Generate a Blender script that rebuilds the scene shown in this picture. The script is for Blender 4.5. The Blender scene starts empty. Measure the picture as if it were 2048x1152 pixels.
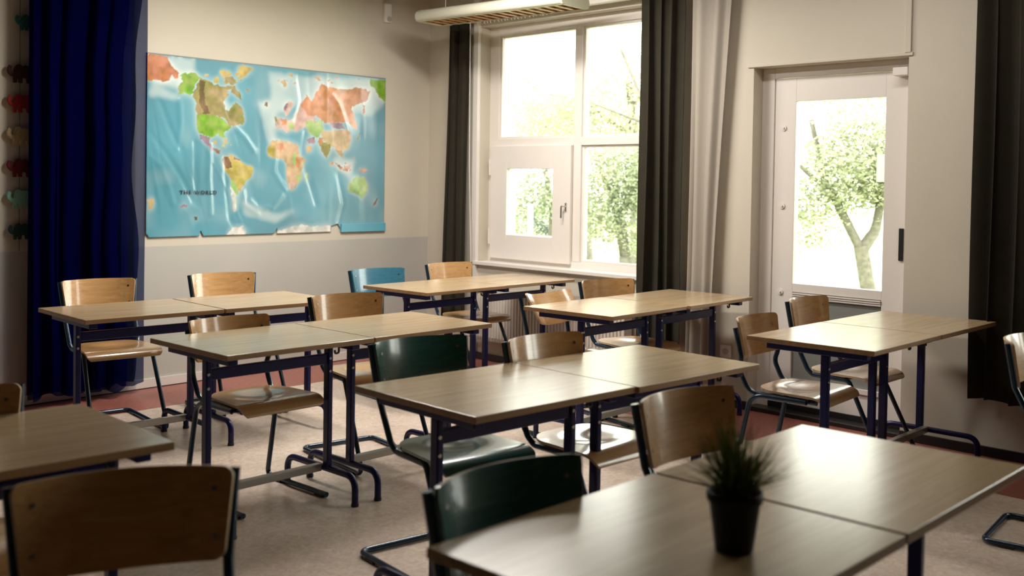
import bpy, math, random
from math import sin, cos, pi, sqrt, radians as R
from mathutils import Vector as V, Matrix, noise
import numpy as np

SC = bpy.context.scene
COL = SC.collection

# ------------------------------------------------------------------ helpers
def tag(o, label=None, cat=None, group=None, kind=None):
    if label: o['label'] = label
    if cat: o['category'] = cat
    if group: o['group'] = group
    if kind: o['kind'] = kind
    return o

def empty(name, loc=(0, 0, 0), rz=0.0):
    o = bpy.data.objects.new(name, None)
    o.empty_display_size = 0.1
    o.location = loc
    o.rotation_euler = (0, 0, rz)
    COL.objects.link(o)
    return o

def copy_tree(o, parent=None):
    c = o.copy()
    COL.objects.link(c)
    if parent: c.parent = parent
    for ch in list(o.children):
        copy_tree(ch, c)
    return c

class MB:
    """collects faces, then links them as ONE mesh object"""
    def __init__(s):
        s.v = []; s.f = []; s.m = []; s.sm = []
    def add(s, vs, fs, mi=0, smooth=False):
        b = len(s.v)
        s.v += [tuple(p) for p in vs]
        for f in fs:
            s.f.append(tuple(b + i for i in f)); s.m.append(mi); s.sm.append(smooth)
    def box(s, x0, x1, y0, y1, z0, z1, mi=0, fn=None):
        vs = [(x, y, z) for z in (z0, z1) for y in (y0, y1) for x in (x0, x1)]
        if fn: vs = [fn(*p) for p in vs]
        s.add(vs, [(0, 2, 3, 1), (4, 5, 7, 6), (0, 1, 5, 4), (2, 6, 7, 3), (0, 4, 6, 2), (1, 3, 7, 5)], mi)
    def tube(s, pts, r, n=12, mi=0, closed=False, ry=None):
        pts = [V(p) for p in pts]
        N = len(pts)
        rings = []
        t0 = (pts[1] - pts[0]).normalized()
        up = V((0, 0, 1)) if abs(t0.z) < 0.9 else V((1, 0, 0))
        a = t0.cross(up).normalized()
        for i, p in enumerate(pts):
            if closed: t = (pts[(i + 1) % N] - pts[i - 1])
            elif i == 0: t = pts[1] - p
            elif i == N - 1: t = p - pts[-2]
            else: t = (pts[i + 1] - p).normalized() + (p - pts[i - 1]).normalized()
            t.normalize()
            a = (a - t * a.dot(t)).normalized()
            b = t.cross(a)
            rr = r[i] if isinstance(r, (list, tuple)) else r
            rb = ry if ry else rr
            rings.append([p + a * rr * cos(2 * pi * k / n) + b * rb * sin(2 * pi * k / n) for k in range(n)])
        vs = [q for rg in rings for q in rg]
        fs = []
        M = N if closed else N - 1
        for i in range(M):
            j = (i + 1) % N
            for k in range(n):
                l = (k + 1) % n
                fs.append((i * n + k, i * n + l, j * n + l, j * n + k))
        s.add(vs, fs, mi, True)
        if not closed:
            b0 = len(s.v)
            s.add(rings[0], [tuple(range(n))[::-1]], mi)
            s.add(rings[-1], [tuple(range(n))], mi)
    def lathe(s, prof, n=32, mi=0, c=(0, 0, 0), caps=True):
        vs = []; fs = []
        for (r, z) in prof:
            for k in range(n):
                vs.append((c[0] + r * cos(2 * pi * k / n), c[1] + r * sin(2 * pi * k / n), c[2] + z))
        for i in range(len(prof) - 1):
            for k in range(n):
                l = (k + 1) % n
                fs.append((i * n + k, i * n + l, (i + 1) * n + l, (i + 1) * n + k))
        s.add(vs, fs, mi, True)
        if caps:
            s.add(vs[:n], [tuple(range(n))[::-1]], mi)
            s.add(vs[-n:], [tuple(range(n))], mi)
    def disc(s, c, nrm, r, h, n=14, mi=0):
        c = V(c); nrm = V(nrm).normalized()
        s.tube([c, c + nrm * h], r, n, mi)
    def build(s, name, mats, parent=None, bevel=0.0, seg=2, loc=None):
        me = bpy.data.meshes.new(name)
        me.from_pydata(s.v, [], s.f)
        if not isinstance(mats, (list, tuple)): mats = [mats]
        for m in mats: me.materials.append(m)
        me.polygons.foreach_set('material_index', s.m)
        me.polygons.foreach_set('use_smooth', s.sm)
        me.update()
        o = bpy.data.objects.new(name, me)
        COL.objects.link(o)
        if parent: o.parent = parent
        if loc: o.location = loc
        if bevel:
            b = o.modifiers.new('bevel', 'BEVEL'); b.width = bevel; b.segments = seg
            b.limit_method = 'ANGLE'; b.angle_limit = R(40)
        return o

def fillet(pts, rad, n=6):
    pts = [V(p) for p in pts]
    out = [pts[0]]
    for i in range(1, len(pts) - 1):
        p = pts[i]; r = rad[i - 1] if isinstance(rad, (list, tuple)) else rad
        a = (pts[i - 1] - p); b = (pts[i + 1] - p)
        la, lb = a.length, b.length
        a.normalize(); b.normalize()
        ang = a.angle(b)
        if ang > 3.1 or r <= 0:
            out.append(p); continue
        d = min(r / math.tan(ang / 2), la * 0.49, lb * 0.49)
        p0 = p + a * d; p1 = p + b * d
        for k in range(n + 1):
            t = k / n
            out.append(p0 * (1 - t) ** 2 + p * 2 * t * (1 - t) + p1 * t * t)
    out.append(pts[-1])
    return out

# ------------------------------------------------------------------ materials
def newmat(name):
    m = bpy.data.materials.new(name); m.use_nodes = True
    nt = m.node_tree; b = nt.nodes['Principled BSDF']
    return m, nt, b

def plain(name, col, rough=0.5, metal=0.0, spec=0.5, coat=0.0, bump=0.0, bscale=200, var=0.0, vscale=3):
    m, nt, b = newmat(name)
    b.inputs['Base Color'].default_value = (*col, 1)
    b.inputs['Roughness'].default_value = rough
    b.inputs['Metallic'].default_value = metal
    b.inputs['Specular IOR Level'].default_value = spec
    b.inputs['Coat Weight'].default_value = coat
    b.inputs['Coat Roughness'].default_value = 0.12
    tc = nt.nodes.new('ShaderNodeTexCoord')
    n = nt.nodes.new('ShaderNodeTexNoise')
    n.inputs['Scale'].default_value = vscale; n.inputs['Detail'].default_value = 5
    nt.links.new(tc.outputs['Object'], n.inputs['Vector'])
    r = nt.nodes.new('ShaderNodeValToRGB')
    v = max(var, 0.015)
    r.color_ramp.elements[0].position = 0.3; r.color_ramp.elements[1].position = 0.7
    r.color_ramp.elements[0].color = (*[c * (1 - v) for c in col], 1)
    r.color_ramp.elements[1].color = (*[min(1, c * (1 + v)) for c in col], 1)
    nt.links.new(n.outputs['Fac'], r.inputs['Fac'])
    nt.links.new(r.outputs['Color'], b.inputs['Base Color'])
    if bump:
        n2 = nt.nodes.new('ShaderNodeTexNoise'); n2.inputs['Scale'].default_value = bscale
        nt.links.new(tc.outputs['Object'], n2.inputs['Vector'])
        bp = nt.nodes.new('ShaderNodeBump'); bp.inputs['Strength'].default_value = bump
        bp.inputs['Distance'].default_value = 0.002
        nt.links.new(n2.outputs['Fac'], bp.inputs['Height'])
        nt.links.new(bp.outputs['Normal'], b.inputs['Normal'])
    return m

def wood(name, c1, c2, rough=0.35, scale=(2, 30, 30), coat=0.0, spec=0.5):
    m, nt, b = newmat(name)
    tc = nt.nodes.new('ShaderNodeTexCoord'); mp = nt.nodes.new('ShaderNodeMapping')
    mp.inputs['Scale'].default_value = scale
    oi = nt.nodes.new('ShaderNodeObjectInfo')
    ad = nt.nodes.new('ShaderNodeVectorMath'); ad.operation = 'ADD'
    ml = nt.nodes.new('ShaderNodeMath'); ml.operation = 'MULTIPLY'; ml.inputs[1].default_value = 37
    nt.links.new(oi.outputs['Random'], ml.inputs[0])
    nt.links.new(tc.outputs['Object'], ad.inputs[0]); nt.links.new(ml.outputs[0], ad.inputs[1])
    nt.links.new(ad.outputs[0], mp.inputs['Vector'])
    n = nt.nodes.new('ShaderNodeTexNoise'); n.inputs['Scale'].default_value = 1
    n.inputs['Detail'].default_value = 6; n.inputs['Roughness'].default_value = 0.65
    n.inputs['Distortion'].default_value = 0.6
    nt.links.new(mp.outputs[0], n.inputs['Vector'])
    r = nt.nodes.new('ShaderNodeValToRGB')
    r.color_ramp.elements[0].position = 0.32; r.color_ramp.elements[1].position = 0.68
    r.color_ramp.elements[0].color = (*c2, 1); r.color_ramp.elements[1].color = (*c1, 1)
    nt.links.new(n.outputs['Fac'], r.inputs['Fac'])
    nt.links.new(r.outputs['Color'], b.inputs['Base Color'])
    b.inputs['Roughness'].default_value = rough
    b.inputs['Specular IOR Level'].default_value = spec
    b.inputs['Coat Weight'].default_value = coat
    b.inputs['Coat Roughness'].default_value = 0.11
    return m

M = {}
M['wall'] = plain('wall_paint', (0.60, 0.545, 0.45), 0.65, var=0.02, bump=0.15, bscale=180)
M['wall_grey'] = plain('wall_paint_grey', (0.47, 0.45, 0.405), 0.45, var=0.03, bump=0.15, bscale=180)
M['ceil'] = plain('ceiling_paint', (0.36, 0.33, 0.28), 0.8)
M['darkwall'] = plain('darkened_unseen_wall', (0.035, 0.026, 0.02), 0.9, var=0.1)  # unseen walls, made dark to cut bounced light in the foreground
M['white'] = plain('white_gloss_paint', (0.80, 0.745, 0.69), 0.32, var=0.015)
M['white2'] = plain('white_plastic', (0.78, 0.74, 0.68), 0.4)
M['skirt'] = plain('dark_skirting', (0.02, 0.016, 0.015), 0.35)
M['skirt_l'] = plain('pale_skirting', (0.68, 0.62, 0.56), 0.35)
M['red'] = plain('red_linoleum', (0.30, 0.10, 0.075), 0.38, var=0.22, vscale=45)
M['beech'] = wood('beech_ply', (0.56, 0.325, 0.135), (0.41, 0.215, 0.078), 0.3, (3, 60, 60), coat=1.0)
M['beech_edge'] = wood('beech_ply_edge', (0.66, 0.5, 0.32), (0.45, 0.3, 0.17), 0.5, (4, 4, 500))
M['desk'] = wood('desk_laminate', (0.46, 0.345, 0.21), (0.35, 0.245, 0.135), 0.22, (2.2, 34, 34), spec=0.5)
M['desk_edge'] = wood('desk_edge_band', (0.34, 0.2, 0.095), (0.24, 0.135, 0.06), 0.4, (2.2, 34, 34))
M['green'] = wood('dark_green_stain', (0.03, 0.105, 0.09), (0.015, 0.07, 0.062), 0.26, (3, 60, 60), coat=0.6)
M['blue'] = wood('teal_blue_stain', (0.04, 0.16, 0.225), (0.025, 0.11, 0.165), 0.28, (3, 60, 60), coat=0.6)
M['navy'] = plain('navy_powder_coat', (0.004, 0.006, 0.075), 0.32, spec=0.4)
M['steel'] = plain('blue_grey_tube', (0.010, 0.033, 0.062), 0.22, metal=0.25, spec=0.5, coat=0.3)
M['black'] = plain('black_plastic', (0.012, 0.012, 0.013), 0.4)
M['chrome'] = plain('bright_steel', (0.55, 0.54, 0.52), 0.25, metal=1.0)
M['alu'] = plain('footrest_grey', (0.42, 0.41, 0.38), 0.28, metal=0.3)
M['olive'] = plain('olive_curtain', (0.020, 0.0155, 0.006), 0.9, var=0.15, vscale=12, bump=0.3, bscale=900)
M['rad'] = plain('radiator_enamel', (0.66, 0.6, 0.53), 0.35)
M['lamp'] = plain('lamp_enamel', (0.50, 0.48, 0.38), 0.35)
M['louvre'] = plain('copper_tinted_louvre', (0.50, 0.27, 0.14), 0.4, metal=0.2)
M['panel'] = plain('grey_door_panel', (0.24, 0.25, 0.23), 0.25)
M['brown_rug'] = plain('umber', (0.2, 0.1, 0.05), 0.6)
M['pot'] = plain('black_pot', (0.005, 0.005, 0.005), 0.6, spec=0.3)
M['soil'] = plain('soil', (0.02, 0.014, 0.01), 0.9)
M['paper'] = plain('white_paper', (0.8, 0.8, 0.78), 0.7)
M['bark'] = plain('bark', (0.14, 0.13, 0.105), 0.9, var=0.3, vscale=20, bump=0.6, bscale=30)
M['asphalt'] = plain('paving', (0.30, 0.29, 0.26), 0.9, var=0.1)
M['stone'] = plain('house_render', (0.5, 0.47, 0.42), 0.9)

# linoleum
m, nt, b = newmat('beige_linoleum')
tc = nt.nodes.new('ShaderNodeTexCoord')
n1 = nt.nodes.new('ShaderNodeTexNoise'); n1.inputs['Scale'].default_value = 2.2; n1.inputs['Detail'].default_value = 8
n2 = nt.nodes.new('ShaderNodeTexNoise'); n2.inputs['Scale'].default_value = 38; n2.inputs['Detail'].default_value = 6; n2.inputs['Distortion'].default_value = 1.2
for n in (n1, n2): nt.links.new(tc.outputs['Object'], n.inputs['Vector'])
mx = nt.nodes.new('ShaderNodeMix'); mx.data_type = 'FLOAT'; mx.inputs[0].default_value = 0.55
nt.links.new(n1.outputs['Fac'], mx.inputs[2]); nt.links.new(n2.outputs['Fac'], mx.inputs[3])
r = nt.nodes.new('ShaderNodeValToRGB')
r.color_ramp.elements[0].position = 0.36; r.color_ramp.elements[1].position = 0.62
r.color_ramp.elements[0].color = (0.45, 0.345, 0.27, 1); r.color_ramp.elements[1].color = (0.69, 0.57, 0.48, 1)
nt.links.new(mx.outputs[0], r.inputs['Fac']); nt.links.new(r.outputs['Color'], b.inputs['Base Color'])
b.inputs['Roughness'].default_value = 0.31; b.inputs['Specular IOR Level'].default_value = 0.45
M['lino'] = m

# window glass: clear pane that lets the daylight through, with a faint mirror
m = bpy.data.materials.new('window_glass'); m.use_nodes = True; nt = m.node_tree; nt.nodes.clear()
out = nt.nodes.new('ShaderNodeOutputMaterial'); tr = nt.nodes.new('ShaderNodeBsdfTransparent')
gl = nt.nodes.new('ShaderNodeBsdfGlossy'); gl.inputs['Roughness'].default_value = 0.02
tr.inputs['Color'].default_value = (0.95, 0.97, 0.95, 1)
fr = nt.nodes.new('ShaderNodeFresnel'); fr.inputs['IOR'].default_value = 1.35
mxs = nt.nodes.new('ShaderNodeMixShader')
nt.links.new(fr.outputs[0], mxs.inputs[0]); nt.links.new(tr.outputs[0], mxs.inputs[1]); nt.links.new(gl.outputs[0], mxs.inputs[2])
nt.links.new(mxs.outputs[0], out.inputs[0])
M['glass'] = m

def sheer(name, col, alpha, transl=0.4):
    m = bpy.data.materials.new(name); m.use_nodes = True; nt = m.node_tree; nt.nodes.clear()
    out = nt.nodes.new('ShaderNodeOutputMaterial'); tr = nt.nodes.new('ShaderNodeBsdfTransparent')
    df = nt.nodes.new('ShaderNodeBsdfDiffuse'); tl = nt.nodes.new('ShaderNodeBsdfTranslucent')
    wv = nt.nodes.new('ShaderNodeTexNoise'); wv.inputs['Scale'].default_value = 60
    cr = nt.nodes.new('ShaderNodeValToRGB')
    cr.color_ramp.elements[0].color = (*[c * 0.85 for c in col], 1); cr.color_ramp.elements[1].color = (*col, 1)
    nt.links.new(wv.outputs['Fac'], cr.inputs['Fac'])
    nt.links.new(cr.outputs['Color'], df.inputs['Color']); nt.links.new(cr.outputs['Color'], tl.inputs['Color'])
    a = nt.nodes.new('ShaderNodeMixShader'); a.inputs[0].default_value = transl
    nt.links.new(df.outputs[0], a.inputs[1]); nt.links.new(tl.outputs[0], a.inputs[2])
    bm_ = nt.nodes.new('ShaderNodeMixShader'); bm_.inputs[0].default_value = alpha
    tr.inputs['Color'].default_value = (1, 1, 1, 1) if name != 'blue_voile' else (0.36, 0.42, 0.62, 1)
    nt.links.new(tr.outputs[0], bm_.inputs[1]); nt.links.new(a.outputs[0], bm_.inputs[2])
    nt.links.new(bm_.outputs[0], out.inputs[0])
    return m
M['voile'] = sheer('blue_voile', (0.0014, 0.002, 0.042), 0.66, 0.35)
M['white_cloth'] = sheer('white_curtain_cloth', (0.60, 0.545, 0.47), 1.0, 0.35)

def leafmat(name, c1, c2, transl=0.5):
    m = bpy.data.materials.new(name); m.use_nodes = True; nt = m.node_tree; nt.nodes.clear()
    out = nt.nodes.new('ShaderNodeOutputMaterial')
    df = nt.nodes.new('ShaderNodeBsdfDiffuse'); tl = nt.nodes.new('ShaderNodeBsdfTranslucent')
    g = nt.nodes.new('ShaderNodeNewGeometry'); cr = nt.nodes.new('ShaderNodeValToRGB')
    cr.color_ramp.elements[0].color = (*c1, 1); cr.color_ramp.elements[1].color = (*c2, 1)
    nt.links.new(g.outputs['Random Per Island'], cr.inputs['Fac'])
    nt.links.new(cr.outputs['Color'], df.inputs['Color']); nt.links.new(cr.outputs['Color'], tl.inputs['Color'])
    a = nt.nodes.new('ShaderNodeMixShader'); a.inputs[0].default_value = transl
    nt.links.new(df.outputs[0], a.inputs[1]); nt.links.new(tl.outputs[0], a.inputs[2])
    nt.links.new(a.outputs[0], out.inputs[0])
    return m
M['note'] = leafmat('note_paper', (0.8, 0.8, 0.78), (0.82, 0.82, 0.8), 0.6)
M['leaf_a'] = leafmat('fresh_leaves', (0.235, 0.26, 0.165), (0.48, 0.51, 0.355))
M['leaf_b'] = leafmat('yellow_leaves', (0.36, 0.365, 0.25), (0.58, 0.57, 0.42))
M['leaf_c'] = leafmat('dark_leaves', (0.08, 0.12, 0.105), (0.15, 0.2, 0.165))
M['blade'] = leafmat('grass_blades', (0.035, 0.05, 0.012), (0.11, 0.125, 0.035), 0.2)
M['blade_pale'] = leafmat('pale_blades', (0.12, 0.13, 0.05), (0.2, 0.2, 0.1), 0.3)

# ------------------------------------------------------------------ frame of the room
# corner of map wall and window wall is the origin; map wall is y = 0, the window wall runs along DW
DW = V((-0.04456, -0.99901, 0)); NW = V((0.99901, -0.04456, 0))
def WW(s, o, z):           # along window wall, outward offset, height
    p = DW * s + NW * o
    return (p.x, p.y, z)
CAMP = V((-5.779, -6.272, 1.364))
AL = R(47.262)
def cam2w(X, Y, z=0.0):
    return V((X * cos(AL) + Y * sin(AL) + CAMP.x, -X * sin(AL) + Y * cos(AL) + CAMP.y, z))
def px2w(u, Y, z=0.0):
    return cam2w((u - 1024) / 2085.3 * Y, Y, z)

CEIL = 3.05
XL, YB = -9.2, -10.6
SMAX = 10.6

def wbox(mb, s0, s1, o0, o1, z0, z1, mi=0):
    mb.box(s0, s1, o0, o1, z0, z1, mi, fn=lambda s, o, z: WW(s, o, z))

# floor with red border strips
def poly_floor():
    mb = MB()
    cx = DW.x * SMAX
    # outer corners and inner corners of the border
    O = [(XL, YB), (cx, YB), (0, 0), (XL, 0)]
    bw = 0.655
    def wx(y, o): # x on line parallel to window wall at offset o
        s = (-y + NW.y * o) / 0.99901
        return DW.x * s + NW.x * o
    I = [(XL + 0.6, YB + 0.6), (wx(YB + 0.6, -bw), YB + 0.6), (wx(-0.578, -bw), -0.578), (XL + 0.6, -0.578)]
    vs = [(x, y, 0) for x, y in O] + [(x, y, 0) for x, y in I]
    mb.add(vs, [(4, 5, 6, 7)], 0)
    for a in range(4):
        b = (a + 1) % 4
        mb.add(vs, [(a, b, 4 + b, 4 + a)], 1)
    lo = [(x, y, -0.12) for x, y in O]
    mb.add(lo, [(3, 2, 1, 0)], 0)
    for a in range(4):
        b = (a + 1) % 4
        mb.add([vs[a], vs[b], lo[b], lo[a]], [(0, 3, 2, 1)], 0)
    return tag(mb.build('floor', [M['lino'], M['red']]), 'beige marbled linoleum floor with a red border along the walls', kind='structure')
poly_floor()

mb = MB()
mb.box(XL - 0.3, 0, 0, 0.3, -0.12, 0.915, 1)
mb.box(XL - 0.3, 0, 0, 0.3, 0.915, CEIL + 0.2, 0)
tag(mb.build('wall_back', [M['wall'], M['wall_grey']]), 'cream wall with grey painted lower band behind the map', kind='structure')
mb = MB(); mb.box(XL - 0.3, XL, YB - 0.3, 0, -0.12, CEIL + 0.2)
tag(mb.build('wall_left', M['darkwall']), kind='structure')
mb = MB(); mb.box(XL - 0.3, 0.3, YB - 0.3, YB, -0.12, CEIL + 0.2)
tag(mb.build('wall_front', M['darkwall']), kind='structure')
mb = MB(); mb.box(XL - 0.3, 0.35, YB - 0.3, 0.3, CEIL, CEIL + 0.15)
tag(mb.build('ceiling', M['ceil']), kind='structure')

# window wall with its openings
W1 = (0.61, 2.44, 0.74, 2.56)      # s0 s1 z0 z1
D1 = (3.04, 4.005, 0.0, 2.083)
W2 = (5.05, 6.6, 0.74, 2.56)
W3 = (7.7, 9.9, 0.74, 2.56)
TW = 0.34
mb = MB()
edges = [0.0]
for w in (W1, D1, W2):
    wbox(mb, edges[-1], w[0], 0, TW, -0.12, CEIL + 0.2)
    if w[2] > 0: wbox(mb, w[0], w[1], 0, TW, -0.12, w[2])
    else: wbox(mb, w[0], w[1], 0, TW, -0.12, -0.0005)
    wbox(mb, w[0], w[1], 0, TW, w[3], CEIL + 0.2)
    edges.append(w[1])
wbox(mb, edges[-1], SMAX + 0.3, 0, TW, -0.12, CEIL + 0.2)
tag(mb.build('wall_right', M['wall']), 'cream window wall with the garden door', kind='structure')

# skirtings
mb = MB(); mb.box(XL, -0.002, -0.014, 0.0, 0.006, 0.062, 0); mb.box(XL, -0.002, -0.015, 0.0, 0.0005, 0.006, 1)
tag(mb.build('baseboard_back', [M['skirt_l'], M['skirt']]), kind='structure')
mb = MB()
for a, b_ in ((0.02, 3.035), (4.01, 10.4)): wbox(mb, a, b_, -0.016, 0.0, 0.0005, 0.05)
tag(mb.build('baseboard_right', M['skirt']), kind='structure')

# ------------------------------------------------------------------ window 1
def window_plain(name, w, label):
    s0, s1, z0, z1 = w
    e = tag(empty(name, WW((s0 + s1) / 2, 0.1, z0)), label, kind='structure')
    inv = Matrix.Translation(-V(WW((s0 + s1) / 2, 0.1, z0)))
    return e, inv
def bwin(mb, name, mat, par, bevel=0.0):
    o = V(par.location)
    mb.v = [(x - o.x, y - o.y, z - o.z) for x, y, z in mb.v]
    return mb.build(name, mat, par, bevel)

def win_full(name, w, label, casement):
    s0, s1, z0, z1 = w
    par = tag(empty(name, WW((s0 + s1) / 2, 0.1, z0)), label, kind='structure')
    zt0, zt1 = 1.640, 1.700
    sm0, sm1 = s0 + 0.885, s0 + 0.955
    fo0, fo1 = 0.10, 0.18
    mb = MB()
    wbox(mb, s0, s0 + 0.10, fo0, fo1, z0, z1); wbox(mb, s1 - 0.06, s1, fo0, fo1, z0, z1)
    wbox(mb, s0 + 0.10, s1 - 0.06, fo0, fo1, z1 - 0.07, z1); wbox(mb, s0 + 0.10, s1 - 0.06, fo0, fo1, z0, z0 + 0.062)
    bwin(mb, 'window_frame', M['white'], par, 0.003)
    mb = MB(); wbox(mb, sm0, sm1, fo0 - 0.002, fo1, z0 + 0.062, z1 - 0.07); bwin(mb, 'mullion', M['white'], par, 0.003)
    mb = MB(); wbox(mb, s0 + 0.1, sm0, fo0 - 0.001, fo1, zt0, zt1); wbox(mb, sm1, s1 - 0.06, fo0 - 0.001, fo1, zt0, zt1)
    bwin(mb, 'transom', M['white'], par, 0.003)
    # glazing beads
    mb = MB()
    panes = [(s0 + 0.10, sm0, zt1, z1 - 0.07), (sm1, s1 - 0.06, zt1, z1 - 0.07), (sm1, s1 - 0.06, z0 + 0.062, zt0)]
    if not casement: panes.append((s0 + 0.10, sm0, z0 + 0.062, zt0))
    for (a, b_, c, d) in panes:
        t = 0.016
        wbox(mb, a, a + t, 0.115, 0.16, c, d); wbox(mb, b_ - t, b_, 0.115, 0.16, c, d)
        wbox(mb, a + t, b_ - t, 0.115, 0.16, c, c + t); wbox(mb, a + t, b_ - t, 0.115, 0.16, d - t, d)
    bwin(mb, 'glazing_bead', M['white'], par, 0.002)
    for (a, b_, c, d) in panes:
        mb = MB(); wbox(mb, a + 0.004, b_ - 0.004, 0.138, 0.144, c + 0.004, d - 0.004); bwin(mb, 'glass_pane', M['glass'], par)
    # sill board
    mb = MB(); wbox(mb, s0 - 0.03, s1 + 0.03, -0.035, 0.0, z0 - 0.012, z0 + 0.016); wbox(mb, s0 + 0.002, s1 - 0.002, 0.0, 0.10, z0 - 0.001, z0 + 0.016)
    bwin(mb, 'window_sill', M['white'], par, 0.004)
    if casement:
        a, b_, c, d = s0 + 0.045, sm0 - 0.006, z0 + 0.042, zt0 + 0.004
        g = (0.833, 1.313, 0.968, 1.470)
        mb = MB()
        wbox(mb, a, g[0], 0.075, 0.115, c, d); wbox(mb, g[1], b_, 0.075, 0.115, c, d)
        wbox(mb, g[0], g[1], 0.075, 0.115, c, g[2]); wbox(mb, g[0], g[1], 0.075, 0.115, g[3], d)
        sash = bwin(mb, 'casement_sash', M['white'], par, 0.003)
        mb = MB(); wbox(mb, g[0], g[1], 0.098, 0.104, g[2], g[3]); bwin(mb, 'glass_pane', M['glass'], par)
        mb = MB(); wbox(mb, s0 + 0.1, sm0, 0.116, 0.18, z0 + 0.062, g[2] + 0.003)
        wbox(mb, s0 + 0.1, g[0] - 0.003, 0.116, 0.18, g[2], zt0); wbox(mb, g[1] + 0.003, sm0, 0.116, 0.18, g[2], zt0)
        wbox(mb, g[0], g[1], 0.116, 0.18, g[3] + 0.003, zt0)
        bwin(mb, 'casement_lining', M['white'], par)
        # handle
        mb = MB()
        wbox(mb, 1.447, 1.459, 0.066, 0.075, 1.165, 1.225)
        mb.tube(fillet([WW(1.453, 0.07, 1.20), WW(1.453, 0.045, 1.20), WW(1.43, 0.045, 1.20), WW(1.43, 0.045, 1.115)], 0.008), 0.006, 10)
        bwin(mb, 'window_handle', M['chrome'], par)
        for zz in (0.95, 1.48):
            mb = MB(); mb.tube([WW(a - 0.006, 0.072, zz - 0.06), WW(a - 0.006, 0.072, zz + 0.06)], 0.008, 10); bwin(mb, 'hinge', M['white2'], par)
    return par
win_full('window_1', W1, 'white four-light window with a small paned casement at lower left', True)
win_full('window_2', W2, 'white window beyond the right-hand curtain', False)

# ------------------------------------------------------------------ door
par = tag(empty('door_1', WW(3.52, 0.1, 0.0)), 'white glazed garden door with a tall pane and grey lower panel', kind='structure')
mb = MB()
wbox(mb, 3.04, 3.125, 0.10, 0.17, 0.0005, 2.083); wbox(mb, 3.965, 4.005, 0.10, 0.17, 0.0005, 2.083); wbox(mb, 3.125, 3.965, 0.10, 0.17, 2.022, 2.083)
bwin(mb, 'door_frame', M['white'], par, 0.003)
mb = MB(); g = (3.268, 3.829, 0.787, 1.878); g2 = (3.268, 3.829, 0.20, 0.735)
wbox(mb, 3.129, g[0], 0.108, 0.155, 0.05, 2.018); wbox(mb, g[1], 3.961, 0.108, 0.155, 0.05, 2.018)
wbox(mb, g[0], g[1], 0.108, 0.155, g[3], 2.018); wbox(mb, g[0], g[1], 0.108, 0.155, g2[3], g[2]); wbox(mb, g[0], g[1], 0.108, 0.155, 0.05, g2[2])
leaf = bwin(mb, 'door_leaf', M['white'], par, 0.002)
mb = MB(); wbox(mb, g[0], g[1], 0.130, 0.136, g[2], g[3]); bwin(mb, 'glass_pane', M['glass'], par)
mb = MB(); wbox(mb, g2[0], g2[1], 0.120, 0.150, g2[2], g2[3]); bwin(mb, 'kick_panel', M['panel'], par)
mb = MB()
for k in range(3): wbox(mb, g2[0] + 0.002, g2[1] - 0.002, 0.100 + 0.003 * k, 0.120, g2[3] - 0.012 - 0.012 * k, g2[3] - 0.004 - 0.012 * k)
wbox(mb, g2[0], g2[1], 0.096, 0.120, g2[2] - 0.012, g2[2] + 0.014)
bwin(mb, 'panel_bead', M['white'], par)
mb = MB(); wbox(mb, 3.925, 3.952, 0.098, 0.108, 0.965, 1.145)
bwin(mb, 'door_handle_plate', M['black'], par, 0.003)
for zz in (0.73, 1.72, 1.25):
    mb = MB(); mb.disc(WW(3.19, 0.108, zz), -NW, 0.018, 0.006); mb.disc(WW(3.19, 0.103, zz), -NW, 0.006, 0.01)
    bwin(mb, 'lock_rosette', M['white2'], par)
mb = MB(); wbox(mb, 3.04, 4.005, 0.0, 0.20, 0.0005, 0.026); bwin(mb, 'threshold', M['skirt'], par, 0.004)
mb = MB(); wbox(mb, 3.125, 3.965, 0.095, 0.108, 0.026, 0.060); bwin(mb, 'brush_seal', M['black'], par)
mb = MB(); wbox(mb, 3.90, 3.985, 0.03, 0.105, 1.985, 2.03); bwin(mb, 'door_contact', M['white2'], par, 0.004)
# trims
mb = MB(); wbox(mb, 3.985, 4.02, -0.014, 0.0, 2.10, CEIL - 0.002); wbox(mb, 3.0, 4.03, -0.010, 0.0, 2.084, 2.104)
tag(mb.build('trim_1', M['wall'], bevel=0.003), kind='structure')
mb = MB(); wbox(mb, 0.555, 0.607, -0.03, 0.0, 0.05, CEIL - 0.002)
tag(mb.build('trim_2', M['white']), kind='structure')
o = MB(); wbox(o, 3.775, 3.828, 0.122, 0.1295, 1.40, 1.56)
tag(o.build('paper_note', M['note']), 'white paper note taped on the garden door glass', 'note')

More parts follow.
